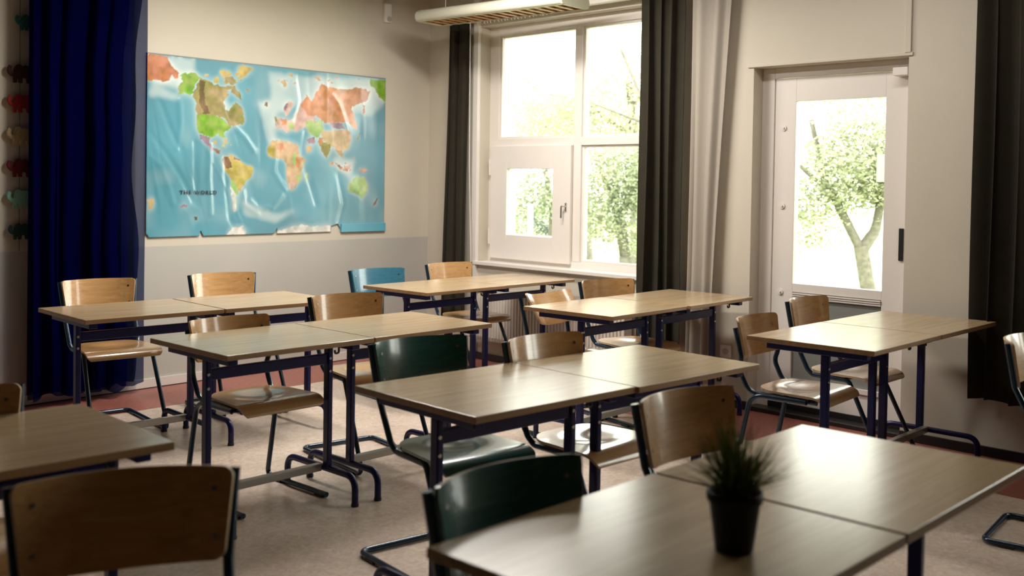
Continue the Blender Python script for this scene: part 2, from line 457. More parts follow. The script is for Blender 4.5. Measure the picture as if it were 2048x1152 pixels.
# ------------------------------------------------------------------ radiator
def radiator():
    s0, s1, z0, z1 = 0.70, 2.16, 0.17, 0.565
    par = tag(empty('radiator', WW(1.5, -0.08, 0.0)), 'cream ribbed panel radiator under the window', 'radiator')
    mb = MB()
    n = 48; w = (s1 - s0) / n
    pts = []
    for i in range(n):
        a = s0 + i * w
        pts += [(a, -0.105), (a + w * 0.28, -0.105), (a + w * 0.40, -0.118), (a + w * 0.88, -0.118)]
    pts.append((s1, -0.105))
    zz = [z0, z0 + 0.03, z1 - 0.045, z1 - 0.02]
    vs = []
    for j, z in enumerate(zz):
        for (s, o_) in pts:
            vs.append(WW(s, -0.105 if j in (0, 3) else o_, z))
    N = len(pts)
    fs = [(j * N + i, j * N + i + 1, (j + 1) * N + i + 1, (j + 1) * N + i) for j in range(3) for i in range(N - 1)]
    mb.add(vs, fs, 0)
    wbox(mb, s0, s1, -0.105, -0.085, z0, z1 - 0.02)
    bwin(mb, 'radiator_panel', M['rad'], par)
    mb = MB()
    wbox(mb, s0 - 0.004, s1 + 0.004, -0.122, -0.114, z1 - 0.03, z1); wbox(mb, s0 - 0.004, s1 + 0.004, -0.046, -0.038, z1 - 0.03, z1)
    for i in range(64):
        a = s0 + (s1 - s0) * i / 63
        wbox(mb, a - 0.002, a + 0.002, -0.114, -0.046, z1 - 0.012, z1 - 0.003)
    bwin(mb, 'top_grille', M['rad'], par)
    for a in (s0 - 0.006, s1):
        mb = MB(); wbox(mb, a, a + 0.006, -0.12, -0.04, z0, z1 - 0.005)
        bwin(mb, 'side_cover', M['rad'], par)
    mb = MB(); wbox(mb, s0 + 0.01, s1 - 0.01, -0.062, -0.046, z0, z1 - 0.02); wbox(mb, 0.95, 1.0, -0.046, 0.0, 0.3, 0.45); wbox(mb, 1.9, 1.95, -0.046, 0.0, 0.3, 0.45)
    bwin(mb, 'rear_panel', M['rad'], par)
    mb = MB(); mb.tube(fillet([WW(0.68, -0.08, 0.20), WW(0.64, -0.08, 0.20), WW(0.64, -0.08, 0.0)], 0.02), 0.009, 10)
    mb.tube([WW(0.70, -0.08, 0.20), WW(0.64, -0.08, 0.20)], 0.012, 10)
    bwin(mb, 'supply_pipe', M['rad'], par)
    mb = MB(); mb.tube([WW(0.64, -0.08, 0.20), WW(0.64, -0.13, 0.20)], 0.02, 14)
    bwin(mb, 'valve_knob', M['white2'], par)
radiator()

# ------------------------------------------------------------------ curtains
def drape(name, path, z0, z1, folds, amp, mat, label, group=None, seed=1, pinch=0.0, nz=26, thick=0.004, hem=0.0, flare=None, cat='curtain', nx_=None):
    rnd = random.Random(seed)
    ph = [rnd.uniform(0, 6.28) for _ in range(6)]
    nx = nx_ or folds * 14
    mb = MB(); vs = []
    for j in range(nz + 1):
        v = j / nz
        z = z0 + (z1 - z0) * v
        for i in range(nx + 1):
            u = i / nx
            uu = u
            if flare: uu = flare(u, v)
            base, dirv, nrm = path(uu)
            w = 2 * pi * folds * (u + 0.012 * sin(3.1 * v + ph[0]) + 0.02 * sin(2 * pi * u * 1.7 + ph[1]))
            a = amp * (0.75 + 0.35 * sin(w / folds * 2.3 + ph[2])) * (0.8 + 0.3 * (1 - v))
            off = a * (sin(w) + 0.28 * sin(2 * w + ph[3] + 1.3 * v)) + amp * 0.25 * sin(5 * v + ph[4] + 6 * u)
            sh = amp * 0.45 * cos(w + ph[5])
            zz = z
            if j == 0: zz += hem * sin(w * 0.5 + ph[2]) + hem * 0.6 * sin(w * 0.23)
            vs.append(V((base.x, base.y, zz)) + nrm * off + dirv * sh)
    fs = [(j * (nx + 1) + i, j * (nx + 1) + i + 1, (j + 1) * (nx + 1) + i + 1, (j + 1) * (nx + 1) + i) for j in range(nz) for i in range(nx)]
    mb.add(vs, fs, 0, True)
    o = mb.build(name, mat)
    if thick:
        s = o.modifiers.new('t', 'SOLIDIFY'); s.thickness = thick; s.offset = 0
    return tag(o, label, cat, group)
def wpath(s0, s1, o):
    return lambda u: (V(WW(s0 + (s1 - s0) * u, o, 0)), DW, NW)
ZR = 2.585
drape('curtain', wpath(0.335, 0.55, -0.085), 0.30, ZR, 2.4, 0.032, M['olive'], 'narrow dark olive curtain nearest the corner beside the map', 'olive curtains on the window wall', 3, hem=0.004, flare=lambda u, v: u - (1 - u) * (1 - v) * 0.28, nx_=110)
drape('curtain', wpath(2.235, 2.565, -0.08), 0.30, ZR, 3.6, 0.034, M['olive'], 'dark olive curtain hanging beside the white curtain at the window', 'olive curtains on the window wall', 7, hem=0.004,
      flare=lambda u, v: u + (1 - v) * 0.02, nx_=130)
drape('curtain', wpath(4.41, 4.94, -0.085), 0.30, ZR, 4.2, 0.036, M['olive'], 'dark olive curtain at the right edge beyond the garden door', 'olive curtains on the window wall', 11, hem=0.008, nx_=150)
drape('curtain', wpath(2.62, 2.93, -0.06), 0.16, ZR, 2.6, 0.018, M['white_cloth'], 'white curtain hanging between the olive curtain and the garden door', None, 5, hem=0.01,
      flare=lambda u, v: u * (0.62 + 0.38 * v ** 1.6), nx_=110)
def rail(s0, s1, label):
    mb = MB(); mb.box(s0, s1, -0.110, -0.06, ZR + 0.002, ZR + 0.038, fn=WW)
    for s in [s0 + 0.1 + k * (s1 - s0 - 0.2) / 3 for k in range(4)]:
        mb.box(s - 0.015, s + 0.015, -0.09, 0.0, ZR + 0.038, ZR + 0.05, fn=WW)
    o = tag(empty('curtain_rail', WW((s0 + s1) / 2, -0.13, ZR)), label, 'curtain rail')
    bwin(mb, 'rail_profile', M['white2'], o, 0.006)
    return o
rl = rail(0.33, 3.05, 'white curtain rail above the four-light window')
rnd = random.Random(4)
for k in range(22):
    s = 0.66 + k * 0.036 + rnd.uniform(-0.008, 0.008)
    mb = MB(); mb.tube([WW(s, -0.085, ZR + 0.004), WW(s, -0.085, ZR - 0.012), WW(s + 0.006, -0.085, ZR - 0.02)], 0.0025, 6)
    bwin(mb, 'glider', M['white2'], rl)
mb = MB(); mb.tube(fillet([WW(0.578, -0.09, ZR), WW(0.574, -0.075, 1.5), WW(0.585, -0.05, 0.62)], 0.2), 0.0035, 8)
bwin(mb, 'pull_cord', M['white2'], rl)
rail(4.35, 6.8, 'white curtain rail running on behind the curtain at the right edge')

def voile_path(u):
    return (V((-3.245 + 0.715 * u, -0.12, 0)), V((1, 0, 0)), V((0, 1, 0)))
def vflare(u, v):
    return u
drape('curtain', voile_path, 0.06, CEIL - 0.002, 7, 0.035, M['voile'], 'sheer navy blue curtain hanging to the left of the world map', None, 21, nz=40, thick=0, hem=0.012, nx_=240)
def voile_path2(u):
    return (V((-3.245 + 0.56 * u, -0.17, 0)), V((1, 0, 0)), V((0, 1, 0)))
o2 = drape('curtain_layer', voile_path2, 0.07, CEIL - 0.002, 4.3, 0.03, M['voile'], None, None, 33, nz=40, thick=0, hem=0.02, cat=None, nx_=200, flare=lambda u, v: u * (1 + 0.05 * sin(7 * v + 2) + 0.03 * sin(17 * v)))
def voile_path3(u):
    return (V((-3.24 + 0.675 * u, -0.075, 0)), V((1, 0, 0)), V((0, 1, 0)))
o3 = drape('curtain_layer', voile_path3, 0.08, CEIL - 0.002, 6, 0.02, M['voile'], None, None, 44, nz=40, thick=0, hem=0.01, cat=None, nx_=200, flare=lambda u, v: u * (1 + 0.035 * sin(9 * v) + 0.02 * sin(23 * v + 1)))
main = [o for o in COL.objects if o.get('label', '').startswith('sheer navy')][0]
o2.name = 'inner_layer'; o2.parent = main; o3.name = 'rear_layer'; o3.parent = main
main['category'] = 'curtain'

# ------------------------------------------------------------------ world map
MT0, MT1, MZ0, MZ1 = -2.462, -0.478, 0.978, 2.158
def crop2m(cx, cy):
    # reading of the map sheet: measured outline points -> wall position, bilinear inverse of its four corners
    TL, TR, BL_, BR_ = (42, 70), (1335, 215), (32, 1075), (1332, 1045)
    # solve homography once
    return HOM(cx, cy)
def make_h(src, dst):
    A = []; B = []
    for (x, y), (u, v) in zip(src, dst):
        A.append([x, y, 1, 0, 0, 0, -u * x, -u * y]); B.append(u)
        A.append([0, 0, 0, x, y, 1, -v * x, -v * y]); B.append(v)
    h = np.linalg.solve(np.array(A, float), np.array(B, float))
    return lambda x, y: ((h[0] * x + h[1] * y + h[2]) / (h[6] * x + h[7] * y + 1), (h[3] * x + h[4] * y + h[5]) / (h[6] * x + h[7] * y + 1))
HOM = make_h([(42, 70), (1335, 215), (1332, 1050), (32, 1078)], [(0, 1), (1, 1), (1, 0), (0, 0)])
OR = (0.52, 0.19, 0.085); GR = (0.22, 0.40, 0.04); OL = (0.33, 0.27, 0.10); OC = (0.52, 0.40, 0.12); PK = (0.62, 0.42, 0.36)
MV = (0.30, 0.20, 0.25); BR = (0.20, 0.12, 0.05); TN = (0.55, 0.40, 0.22); PL = (0.70, 0.68, 0.62); RU = (0.60, 0.27, 0.13); LG = (0.36, 0.50, 0.18)
LAND = [
 (OR, [(20,60),(150,90),(165,130),(205,165),(215,205),(190,210),(175,190),(165,220),(120,225),(80,215),(20,228)]),
 (GR, [(215,195),(245,180),(300,175),(330,205),(300,250),(290,280),(270,300),(240,290),(205,300),(215,275),(205,250),(235,225)]),
 (OL, [(330,205),(400,240),(440,250),(480,300),(450,340),(470,380),(500,400),(540,430),(560,455),(520,465),(490,470),(460,430),(410,415),(310,405),(300,340),(285,290),(310,250)]),
 (BR, [(325,220),(350,232),(352,330),(380,400),(345,405),(325,340)]),
 (OL, [(500,250),(545,280),(555,330),(520,305),(490,285)]), (OL, [(515,345),(552,360),(560,400),(570,445),(530,450),(490,420),(485,380)]),
 (OC, [(430,170),(480,165),(500,185),(470,200),(440,195)]), (OC, [(400,200),(425,195),(425,238),(405,230)]), (OL, [(455,200),(500,198),(530,235),(500,250),(465,235)]),
 (OC, [(530,150),(560,135),(620,155),(590,185),(550,215),(535,190)]), (OL, [(435,250),(470,255),(480,285),(455,285)]),
 (GR, [(310,405),(410,415),(440,425),(460,440),(495,470),(480,500),(455,508),(460,528),(445,525),(425,515),(390,530),(350,520),(315,500),(300,455)]),
 (MV, [(315,505),(350,522),(390,532),(375,560),(400,590),(430,605),(420,620),(385,595),(350,560),(328,535)]), (BR, [(398,588),(435,602),(440,622),(415,612)]),
 (OC, [(435,535),(480,560),(475,568),(440,545)]),
 (OC, [(450,640),(500,628),(530,648),(560,672),(615,695),(605,750),(570,780),(555,810),(535,840),(515,800),(490,750),(455,690)]),
 (BR, [(450,635),(482,632),(488,660),(500,700),(470,700),(448,665)]), (BR, [(505,635),(545,650),(540,660),(510,650)]),
 (LG, [(490,750),(515,780),(540,840),(528,850),(505,815),(495,785)]), (PL, [(492,790),(520,840),(528,880),(520,930),(508,940),(498,880)]),
 (TN, [(690,600),(710,555),(760,545),(820,560),(850,570),(880,640),(905,650),(880,720),(885,750),(860,790),(840,820),(815,825),(800,780),(795,720),(800,690),(780,650),(730,650),(695,635)]),
 (OC, [(690,600),(708,570),(735,575),(730,640),(700,632)]), (RU, [(740,570),(775,560),(785,600),(755,615)]), (LG, [(830,620),(850,615),(855,680),(832,690)]), (RU, [(845,640),(885,645),(865,700),(848,690)]),
 (LG, [(850,740),(882,735),(870,775),(850,772)]), (PK, [(805,780),(845,780),(835,820),(816,822)]), (LG, [(905,725),(915,735),(910,775),(898,770)]),
 (PK, [(725,420),(765,425),(785,445),(830,430),(870,360),(900,330),(930,400),(960,440),(900,470),(860,500),(820,490),(800,510),(770,480),(740,490),(735,455)]),
 (RU, [(765,435),(800,432),(798,470),(772,462)]), (LG, [(800,455),(835,455),(832,490),(808,485)]), (PK, [(780,370),(810,330),(832,345),(808,400),(788,425)]), (MV, [(782,368),(800,340),(806,350),(792,395)]),
 (RU, [(880,345),(905,300),(930,335),(960,280),(990,240),(1040,265),(1120,270),(1200,260),(1250,285),(1235,330),(1205,350),(1150,370),(1170,430),(1160,490),(1130,450),(1060,455),(1000,455),(960,420),(910,410),(880,370)]),
 (OR, [(1185,262),(1250,285),(1232,332),(1195,345)]), (OR, [(1208,350),(1222,365),(1226,400),(1215,412)]), (RU, [(945,200),(978,215),(985,225),(950,212)]),
 (LG, [(900,445),(990,445),(1000,500),(960,540),(930,520),(905,480)]), (MV, [(1030,455),(1100,455),(1112,485),(1050,488)]),
 (TN, [(985,500),(1060,495),(1130,490),(1152,540),(1130,600),(1085,612),(1030,575),(1000,560)]), (RU, [(1150,430),(1172,435),(1180,490),(1160,490)]),
 (OL, [(970,560),(1030,570),(1042,590),(1015,655),(990,620)]), (OL, [(1065,600),(1100,605),(1108,650),(1080,635)]), (RU, [(975,530),(1000,545),(985,575),(968,560)]),
 (BR, [(1070,680),(1105,702),(1100,712),(1075,695)]), (PK, [(1115,690),(1150,680),(1142,715),(1090,718),(1112,706)]), (RU, [(1195,703),(1240,718),(1222,732),(1200,720)]),
 (TN, [(895,575),(930,582),(936,608),(908,622)]), (MV, [(905,540),(950,535),(950,570),(915,570)]), (OL, [(730,425),(740,415),(746,445),(735,448)]), (BR, [(675,345),(695,345),(695,362),(680,360)]),
 (LG, [(1160,760),(1190,745),(1200,765),(1215,752),(1240,790),(1235,840),(1210,875),(1180,850),(1135,838),(1140,790)]),
 (BR, [(1292,875),(1302,872),(1285,910),(1265,922),(1272,905)]), (GR, [(1250,215),(1340,220),(1340,345),(1300,312),(1270,262),(1250,255)]),
 (OL, [(1190,515),(1197,510),(1192,540),(1178,545)]), (TN, [(768,225),(790,215),(800,245),(780,262)]), (MV, [(218,905),(258,900),(255,915),(222,918)]), (BR, [(298,962),(314,962),(312,982),(298,980)]),
 (PL, [(740,1052),(800,1030),(880,1018),(1040,1025),(1040,1070),(740,1070)]), (PL, [(470,1070),(500,1030),(560,1020),(575,1070)]),
 (TN, [(40,860),(75,860),(70,910),(45,930)]),
]
PALE = [[(150,85),(300,100),(300,165),(330,210),(200,260),(60,240),(40,300),(200,330),(205,300),(60,230)], [(700,170),(880,200),(1250,215),(1340,345),(1260,420),(900,330),(720,420)], [(430,330),(480,330),(490,380),(450,380)],
        [(1050,640),(1180,660),(1140,760),(1060,700)], [(560,880),(740,950),(850,930),(740,1000),(560,960)], [(640,340),(720,330),(740,560),(690,560)]]
def pip(X, Y, poly):
    ins = np.zeros(X.shape, bool); n = len(poly); j = n - 1
    for i in range(n):
        xi, yi = poly[i]; xj, yj = poly[j]
        if yi != yj:
            c = ((yi > Y) != (yj > Y)) & (X < (xj - xi) * (Y - yi) / (yj - yi) + xi)
            ins ^= c
        j = i
    return ins
def build_map():
    nx, nz = 420, 250
    us = np.linspace(0, 1, nx + 1); vs_ = np.linspace(0, 1, nz + 1)
    U, Vv = np.meshgrid(us, vs_)
    rs = np.random.RandomState(3)
    def smooth_noise(fx, fz, seed):
        r = np.random.RandomState(seed); g_ = r.rand(fz + 2, fx + 2)
        x = U * fx; y = Vv * fz; xi = x.astype(int); yi = y.astype(int); fx_ = x - xi; fy_ = y - yi
        fx_ = fx_ * fx_ * (3 - 2 * fx_); fy_ = fy_ * fy_ * (3 - 2 * fy_)
        return (g_[yi, xi] * (1 - fx_) + g_[yi, xi + 1] * fx_) * (1 - fy_) + (g_[yi + 1, xi] * (1 - fx_) + g_[yi + 1, xi + 1] * fx_) * fy_
    # jitter coast lines
    Uj = U + 0.004 * (smooth_noise(90, 55, 5) - 0.5) * 2; Vj = Vv + 0.007 * (smooth_noise(90, 55, 6) - 0.5) * 2
    base = np.zeros((nz + 1, nx + 1, 3))
    d = smooth_noise(9, 6, 8)[..., None]
    base[:] = np.array((0.075, 0.28, 0.36)) * (0.85 + 0.3 * d) + 0.09 * U[..., None]
    land = np.zeros(U.shape, bool)
    cols = np.zeros_like(base)
    var = (0.68 + 0.40 * smooth_noise(60, 36, 9) + 0.16 * smooth_noise(130, 80, 19))[..., None]
    tint = smooth_noise(34, 22, 12)[..., None]
    for c, poly in LAND:
        pts = [HOM(x, y) for x, y in poly]
        k = pip(Uj, Vj, pts)
        land |= k
        cols[k] = (np.array(c) * var + (tint - 0.5) * np.array((0.26, 0.12, 0.14)))[k]
    ra = random.Random(77)
    for k_ in range(46):      # scattered islands
        zx, zy, sp, c = ra.choice([(470, 210, 55, OC), (520, 250, 35, OL), (1110, 690, 45, RU), (450, 560, 30, OC), (1060, 215, 60, RU), (800, 220, 30, TN)])
        x0_, y0_ = ra.gauss(zx, sp), ra.gauss(zy, sp * 0.5); r0_ = ra.uniform(4, 12)
        k = pip(Uj, Vj, [HOM(x0_ + r0_ * cos(a_) * ra.uniform(0.6, 1.3), y0_ + r0_ * sin(a_) * ra.uniform(0.5, 1.1)) for a_ in np.linspace(0, 2 * pi, 8)[:-1]])
        land |= k; cols[k] = (np.array(c) * var)[k]
    pale = np.zeros(U.shape, bool)
    for poly in PALE: pale |= pip(Uj, Vj, [HOM(x, y) for x, y in poly])
    def blur(a, n):
        a = a.astype(float)
        for _ in range(n):
            a[1:-1, 1:-1] = (a[1:-1, 1:-1] * 2 + a[:-2, 1:-1] + a[2:, 1:-1] + a[1:-1, :-2] + a[1:-1, 2:]) / 6
        return a
    halo = np.clip(blur(land, 60) * 1.5, 0, 1)[..., None] * 0.5 + blur(pale, 30)[..., None] * 0.55
    halo = np.clip(halo + (smooth_noise(14, 9, 14)[..., None] - 0.55) * 0.3, 0, 0.85)
    base = base * (1 - halo) + np.array((0.70, 0.76, 0.72)) * halo
    L = blur(land, 1)[..., None]
    img = base * (1 - L) + np.where(land[..., None], cols, base) * L
    img = np.clip(img, 0.01, 0.9)
    # sheet relief: creases in the laminate
    rip = np.zeros(U.shape)
    r = random.Random(9)
    for k in range(26):
        x0 = r.random() ** 1.3; y0 = r.random(); ang = r.uniform(-0.5, 0.05) if x0 < 0.5 else r.uniform(-0.15, 0.12)
        dx, dy = sin(ang), cos(ang)
        px_, py_ = (U - x0) * 1.68, (Vv - y0)
        across = px_ * dy - py_ * dx * 1.0; along = px_ * dx + py_ * dy
        w = r.uniform(0.007, 0.016); ln = r.uniform(0.12, 0.32)
        rip += r.choice((-1, 1)) * r.uniform(0.0004, 0.0013) * np.exp(-(across + 0.15 * along ** 2) ** 2 / w ** 2 / 2) * np.exp(-along ** 2 / ln ** 2 / 2)
    CR = [[(35,480),(130,600),(220,740),(290,880)],[(40,620),(110,680),(150,780),(180,890)],[(110,330),(160,470),(215,590)],[(215,330),(222,450),(205,590)],[(300,560),(300,700),(310,900)],[(380,570),(375,750),(385,950)],
          [(465,640),(470,800),(490,980),(520,1040)],[(600,880),(640,920),(720,920),(770,850)],[(1080,740),(1110,900),(1085,1000)],[(500,460),(570,530),(620,605)],[(900,500),(880,640),(960,900)],[(740,560),(730,720),(790,820)],[(30,700),(60,760),(90,900),(50,960)],[(560,830),(570,900),(640,950)],[(860,200),(880,330),(850,440)],[(1040,300),(1080,350),(1130,500)]]
    for q_, line in enumerate(CR):
        dmin = np.full(U.shape, 9.0)
        P_ = [HOM(x, y) for x, y in line]
        for (ax, ay), (bx, by) in zip(P_[:-1], P_[1:]):
            ex_, ey_ = (bx - ax) * 1.68, by - ay; l2 = ex_ ** 2 + ey_ ** 2
            t = np.clip((((U - ax) * 1.68) * ex_ + (Vv - ay) * ey_) / l2, 0, 1)
            dd = np.hypot((U - ax) * 1.68 - t * ex_, Vv - ay - t * ey_)
            dmin = np.minimum(dmin, dd)
        rip += (-1) ** q_ * 0.0032 * np.exp(-(dmin / 0.013) ** 2 / 2)
    rip += 0.006 * (smooth_noise(7, 4, 20) - 0.5) + 0.003 * (smooth_noise(16, 9, 22) - 0.5)
    edge = np.minimum(np.minimum(U, 1 - U) * 8, 1) * np.minimum(np.minimum(Vv, 1 - Vv) * 8, 1)
    Y = -0.012 + rip * (0.3 + 0.7 * edge)
    Y = np.minimum(Y, -0.003)
    X = MT0 + (MT1 - MT0) * U
    Z = MZ0 + (MZ1 - MZ0) * Vv
    # slight sag of the lower edge
    Z = Z - 0.012 * (1 - Vv) * (1 - U) * 0.3
    verts = np.stack([X, Y, Z], -1).reshape(-1, 3)
    fm = np.ones((nz, nx), bool)
    uc = (U[:-1, :-1] + U[1:, 1:]) / 2; vc = (Vv[:-1, :-1] + Vv[1:, 1:]) / 2
    for tri in ([(318,1090),(330,1040),(352,1090)], [(712,1090),(745,1035),(750,1090)], [(1040,1090),(1042,1025),(1080,1012),(1100,1050),(1090,1090)], [(30,1050),(52,1082),(30,1090)], [(42,70),(30,95),(62,60)]):
        fm &= ~pip(uc, vc, [HOM(x, y) for x, y in tri])
    idx = np.arange((nz + 1) * (nx + 1)).reshape(nz + 1, nx + 1)
    F = np.stack([idx[:-1, :-1], idx[:-1, 1:], idx[1:, 1:], idx[1:, :-1]], -1)[fm]
    me = bpy.data.meshes.new('world_map')
    me.from_pydata(verts.tolist(), [], F.tolist())
    me.polygons.foreach_set('use_smooth', [True] * len(me.polygons))
    ca = me.color_attributes.new('print', 'FLOAT_COLOR', 'POINT')
    rgba = np.concatenate([img, np.ones(img.shape[:2] + (1,))], -1).reshape(-1).astype(np.float32)
    ca.data.foreach_set('color', rgba)
    m, nt, b = newmat('laminated_map')
    at = nt.nodes.new('ShaderNodeAttribute'); at.attribute_name = 'print'
    nt.links.new(at.outputs['Color'], b.inputs['Base Color'])
    b.inputs['Roughness'].default_value = 0.3; b.inputs['Coat Weight'].default_value = 1.0; b.inputs['Coat Roughness'].default_value = 0.13
    me.materials.append(m); me.update()
    o = bpy.data.objects.new('world_map', me); COL.objects.link(o)
    s = o.modifiers.new('t', 'SOLIDIFY'); s.thickness = 0.0012; s.offset = 0
    tag(o, 'large laminated world map in blue with coloured countries on the wall', 'map')
    # dark strip along the top edge
    mb = MB(); mb.box(MT0, MT1, -0.0145, -0.002, MZ1 - 0.004, MZ1 + 0.004)
    mb.build('hanging_strip', plain('strip', (0.22, 0.24, 0.22), 0.4), o)
    mb = MB(); mb.box(MT1 - 0.42, MT1 + 0.012, -0.022, -0.002, MZ0 - 0.006, MZ0 + 0.058)
    mb.build('lower_strip', plain('blue_strip', (0.11, 0.40, 0.52), 0.25, coat=0.6), o, 0.003)
    # lettering
    for txt, (cx, cy), sz in (('THE WORLD', (213, 842), 0.052), ('physical map', (285, 872), 0.017)):
        if txt != 'THE WORLD': continue
        cu = bpy.data.curves.new('t', 'FONT'); cu.body = txt; cu.size = sz * 0.68; cu.offset = 0.0008; cu.space_character = 1.35
        to = bpy.data.objects.new('t', cu); COL.objects.link(to)
        bpy.context.view_layer.update()
        me2 = bpy.data.meshes.new_from_object(to.evaluated_get(bpy.context.evaluated_depsgraph_get()))
        COL.objects.unlink(to); bpy.data.objects.remove(to)
        me2.materials.clear(); me2.materials.append(plain('print_ink', (0.03, 0.035, 0.045), 0.5))
        u, v = HOM(cx, cy)
        w = max(q.co.x for q in me2.vertices)
        import bmesh
        me2.transform(Matrix.Translation((MT0 + (MT1 - MT0) * u, -0.0215, MZ0 + (MZ1 - MZ0) * v)) @ Matrix.Rotation(R(90), 4, 'X') @ Matrix.Diagonal((0.272 / w, 1, 1, 1)))
        ink = me2.materials[0]; nf = len(me.polygons)
        bm = bmesh.new(); bm.from_mesh(me); bm.from_mesh(me2); bm.to_mesh(me); bm.free()
        me.materials.append(ink)
        for p in me.polygons[nf:]: p.material_index = 1
build_map()

# ------------------------------------------------------------------ elephant garland
ELE = [(-0.50,0.62),(-0.44,0.70),(-0.36,0.66),(-0.40,0.52),(-0.36,0.40),(-0.26,0.40),(-0.24,0.55),(-0.16,0.72),(-0.02,0.78),(0.10,0.70),(0.24,0.74),(0.40,0.70),(0.50,0.54),(0.54,0.30),(0.50,0.34),(0.48,0.10),(0.46,-0.02),(0.32,-0.02),(0.30,0.16),(0.14,0.20),(0.10,0.14),(0.10,-0.02),(-0.04,-0.02),(-0.06,0.12),(-0.12,0.16),(-0.14,-0.02),(-0.27,-0.02),(-0.28,0.22),(-0.36,0.24),(-0.48,0.34),(-0.53,0.48)]
def elephant(parent, x, y, z, w, mat, lab, name='elephant', ear=True):
    n = len(ELE); T = 0.016
    cx = sum(p[0] for p in ELE) / n; cz = sum(p[1] for p in ELE) / n
    import bmesh
    bm = bmesh.new()
    def ring(yy, k):
        return [bm.verts.new((x + (cx + (p[0] - cx) * k) * w, y + yy, z + (cz + (p[1] - cz) * k) * w)) for p in ELE]
    rings = [ring(-T / 2, 0.93), ring(-T / 4, 1.0), ring(T / 4, 1.0), ring(T / 2, 0.93)]
    bm.faces.new(rings[0]); bm.faces.new(rings[-1][::-1])
    for a in range(3):
        for i in range(n):
            j = (i + 1) % n
            bm.faces.new((rings[a][i], rings[a + 1][i], rings[a + 1][j], rings[a][j]))
    if ear:
        ev = []
        for k in range(14):
            t = 2 * pi * k / 14
            ev.append(bm.verts.new((x + (-0.10 + 0.10 * cos(t)) * w, y - T / 2 - 0.004, z + (0.46 + 0.15 * sin(t)) * w)))
        eb = [bm.verts.new((v.co.x, y - T / 2 + 0.002, v.co.z)) for v in ev]
        bm.faces.new(ev)
        for k in range(14): bm.faces.new((ev[k], eb[k], eb[(k + 1) % 14], ev[(k + 1) % 14]))
    bmesh.ops.recalc_face_normals(bm, faces=bm.faces)
    me = bpy.data.meshes.new(name); bm.to_mesh(me); bm.free()
    me.materials.append(mat)
    o = bpy.data.objects.new(name, me); COL.objects.link(o); o.parent = parent; o['label'] = lab
    return o
gx = -3.262
gar = tag(empty('elephant_garland', (gx, -0.03, 0.9)), 'hanging string of small coloured felt elephants at the left edge', 'garland')
mb = MB(); mb.tube([(0, 0, 0.02), (0, 0, CEIL - 0.9 - 0.005)], 0.0016, 6)
mb.build('cord', plain('cord', (0.06, 0.05, 0.05), 0.8), gar)
felt = [((0.045, 0.012, 0.010), 'dark maroon elephant', 1.948), ((0.30, 0.015, 0.012), 'bright red elephant', 1.775), ((0.42, 0.30, 0.16), 'tan elephant', 1.585),
        ((0.13, 0.010, 0.012), 'dark red elephant', 1.40), ((0.20, 0.42, 0.30), 'mint green elephant', 1.22), ((0.015, 0.05, 0.04), 'dark green elephant', 1.035), ((0.02, 0.12, 0.13), 'teal elephant at the top', 2.255)]
for i, (c, lab, z) in enumerate(felt):
    elephant(gar, 0.0 + (0.035 if i == 6 else 0), 0, z - 0.9 - 0.045, 0.138 if i < 5 else 0.12, plain('felt_%s' % 'abcdefg'[i], c, 0.9, var=0.15, vscale=60), lab)

# wall box near the ceiling right of the map
tb = tag(empty('thermostat', (-0.47, 0.0, 2.6)), 'small white wall control box above the right end of the map', 'control box')
mb = MB(); mb.box(-0.035, 0.035, -0.028, 0.0, -0.005, 0.14); mb.build('casing', M['white2'], tb, 0.005)
mb = MB(); mb.disc((0.008, -0.028, 0.022), (0, -1, 0), 0.02, 0.01, 20); mb.build('dial', M['wall_grey'], tb)
mb = MB(); mb.tube([(0, -0.006, 0.14), (0, -0.006, CEIL - 2.605)], 0.005, 8); mb.build('cable', M['white2'], tb)
# wall socket by the white curtain
so = tag(empty('wall_socket', WW(2.885, 0, 0.34)), 'white wall socket low beside the garden door', 'socket')
mb = MB(); wbox(mb, 2.845, 2.925, -0.012, 0, 0.30, 0.38); bwin(mb, 'face_plate', M['white2'], so, 0.003)
mb = MB(); mb.disc(WW(2.885, -0.012, 0.34), -NW, 0.02, 0.003); bwin(mb, 'socket_well', M['wall_grey'], so)

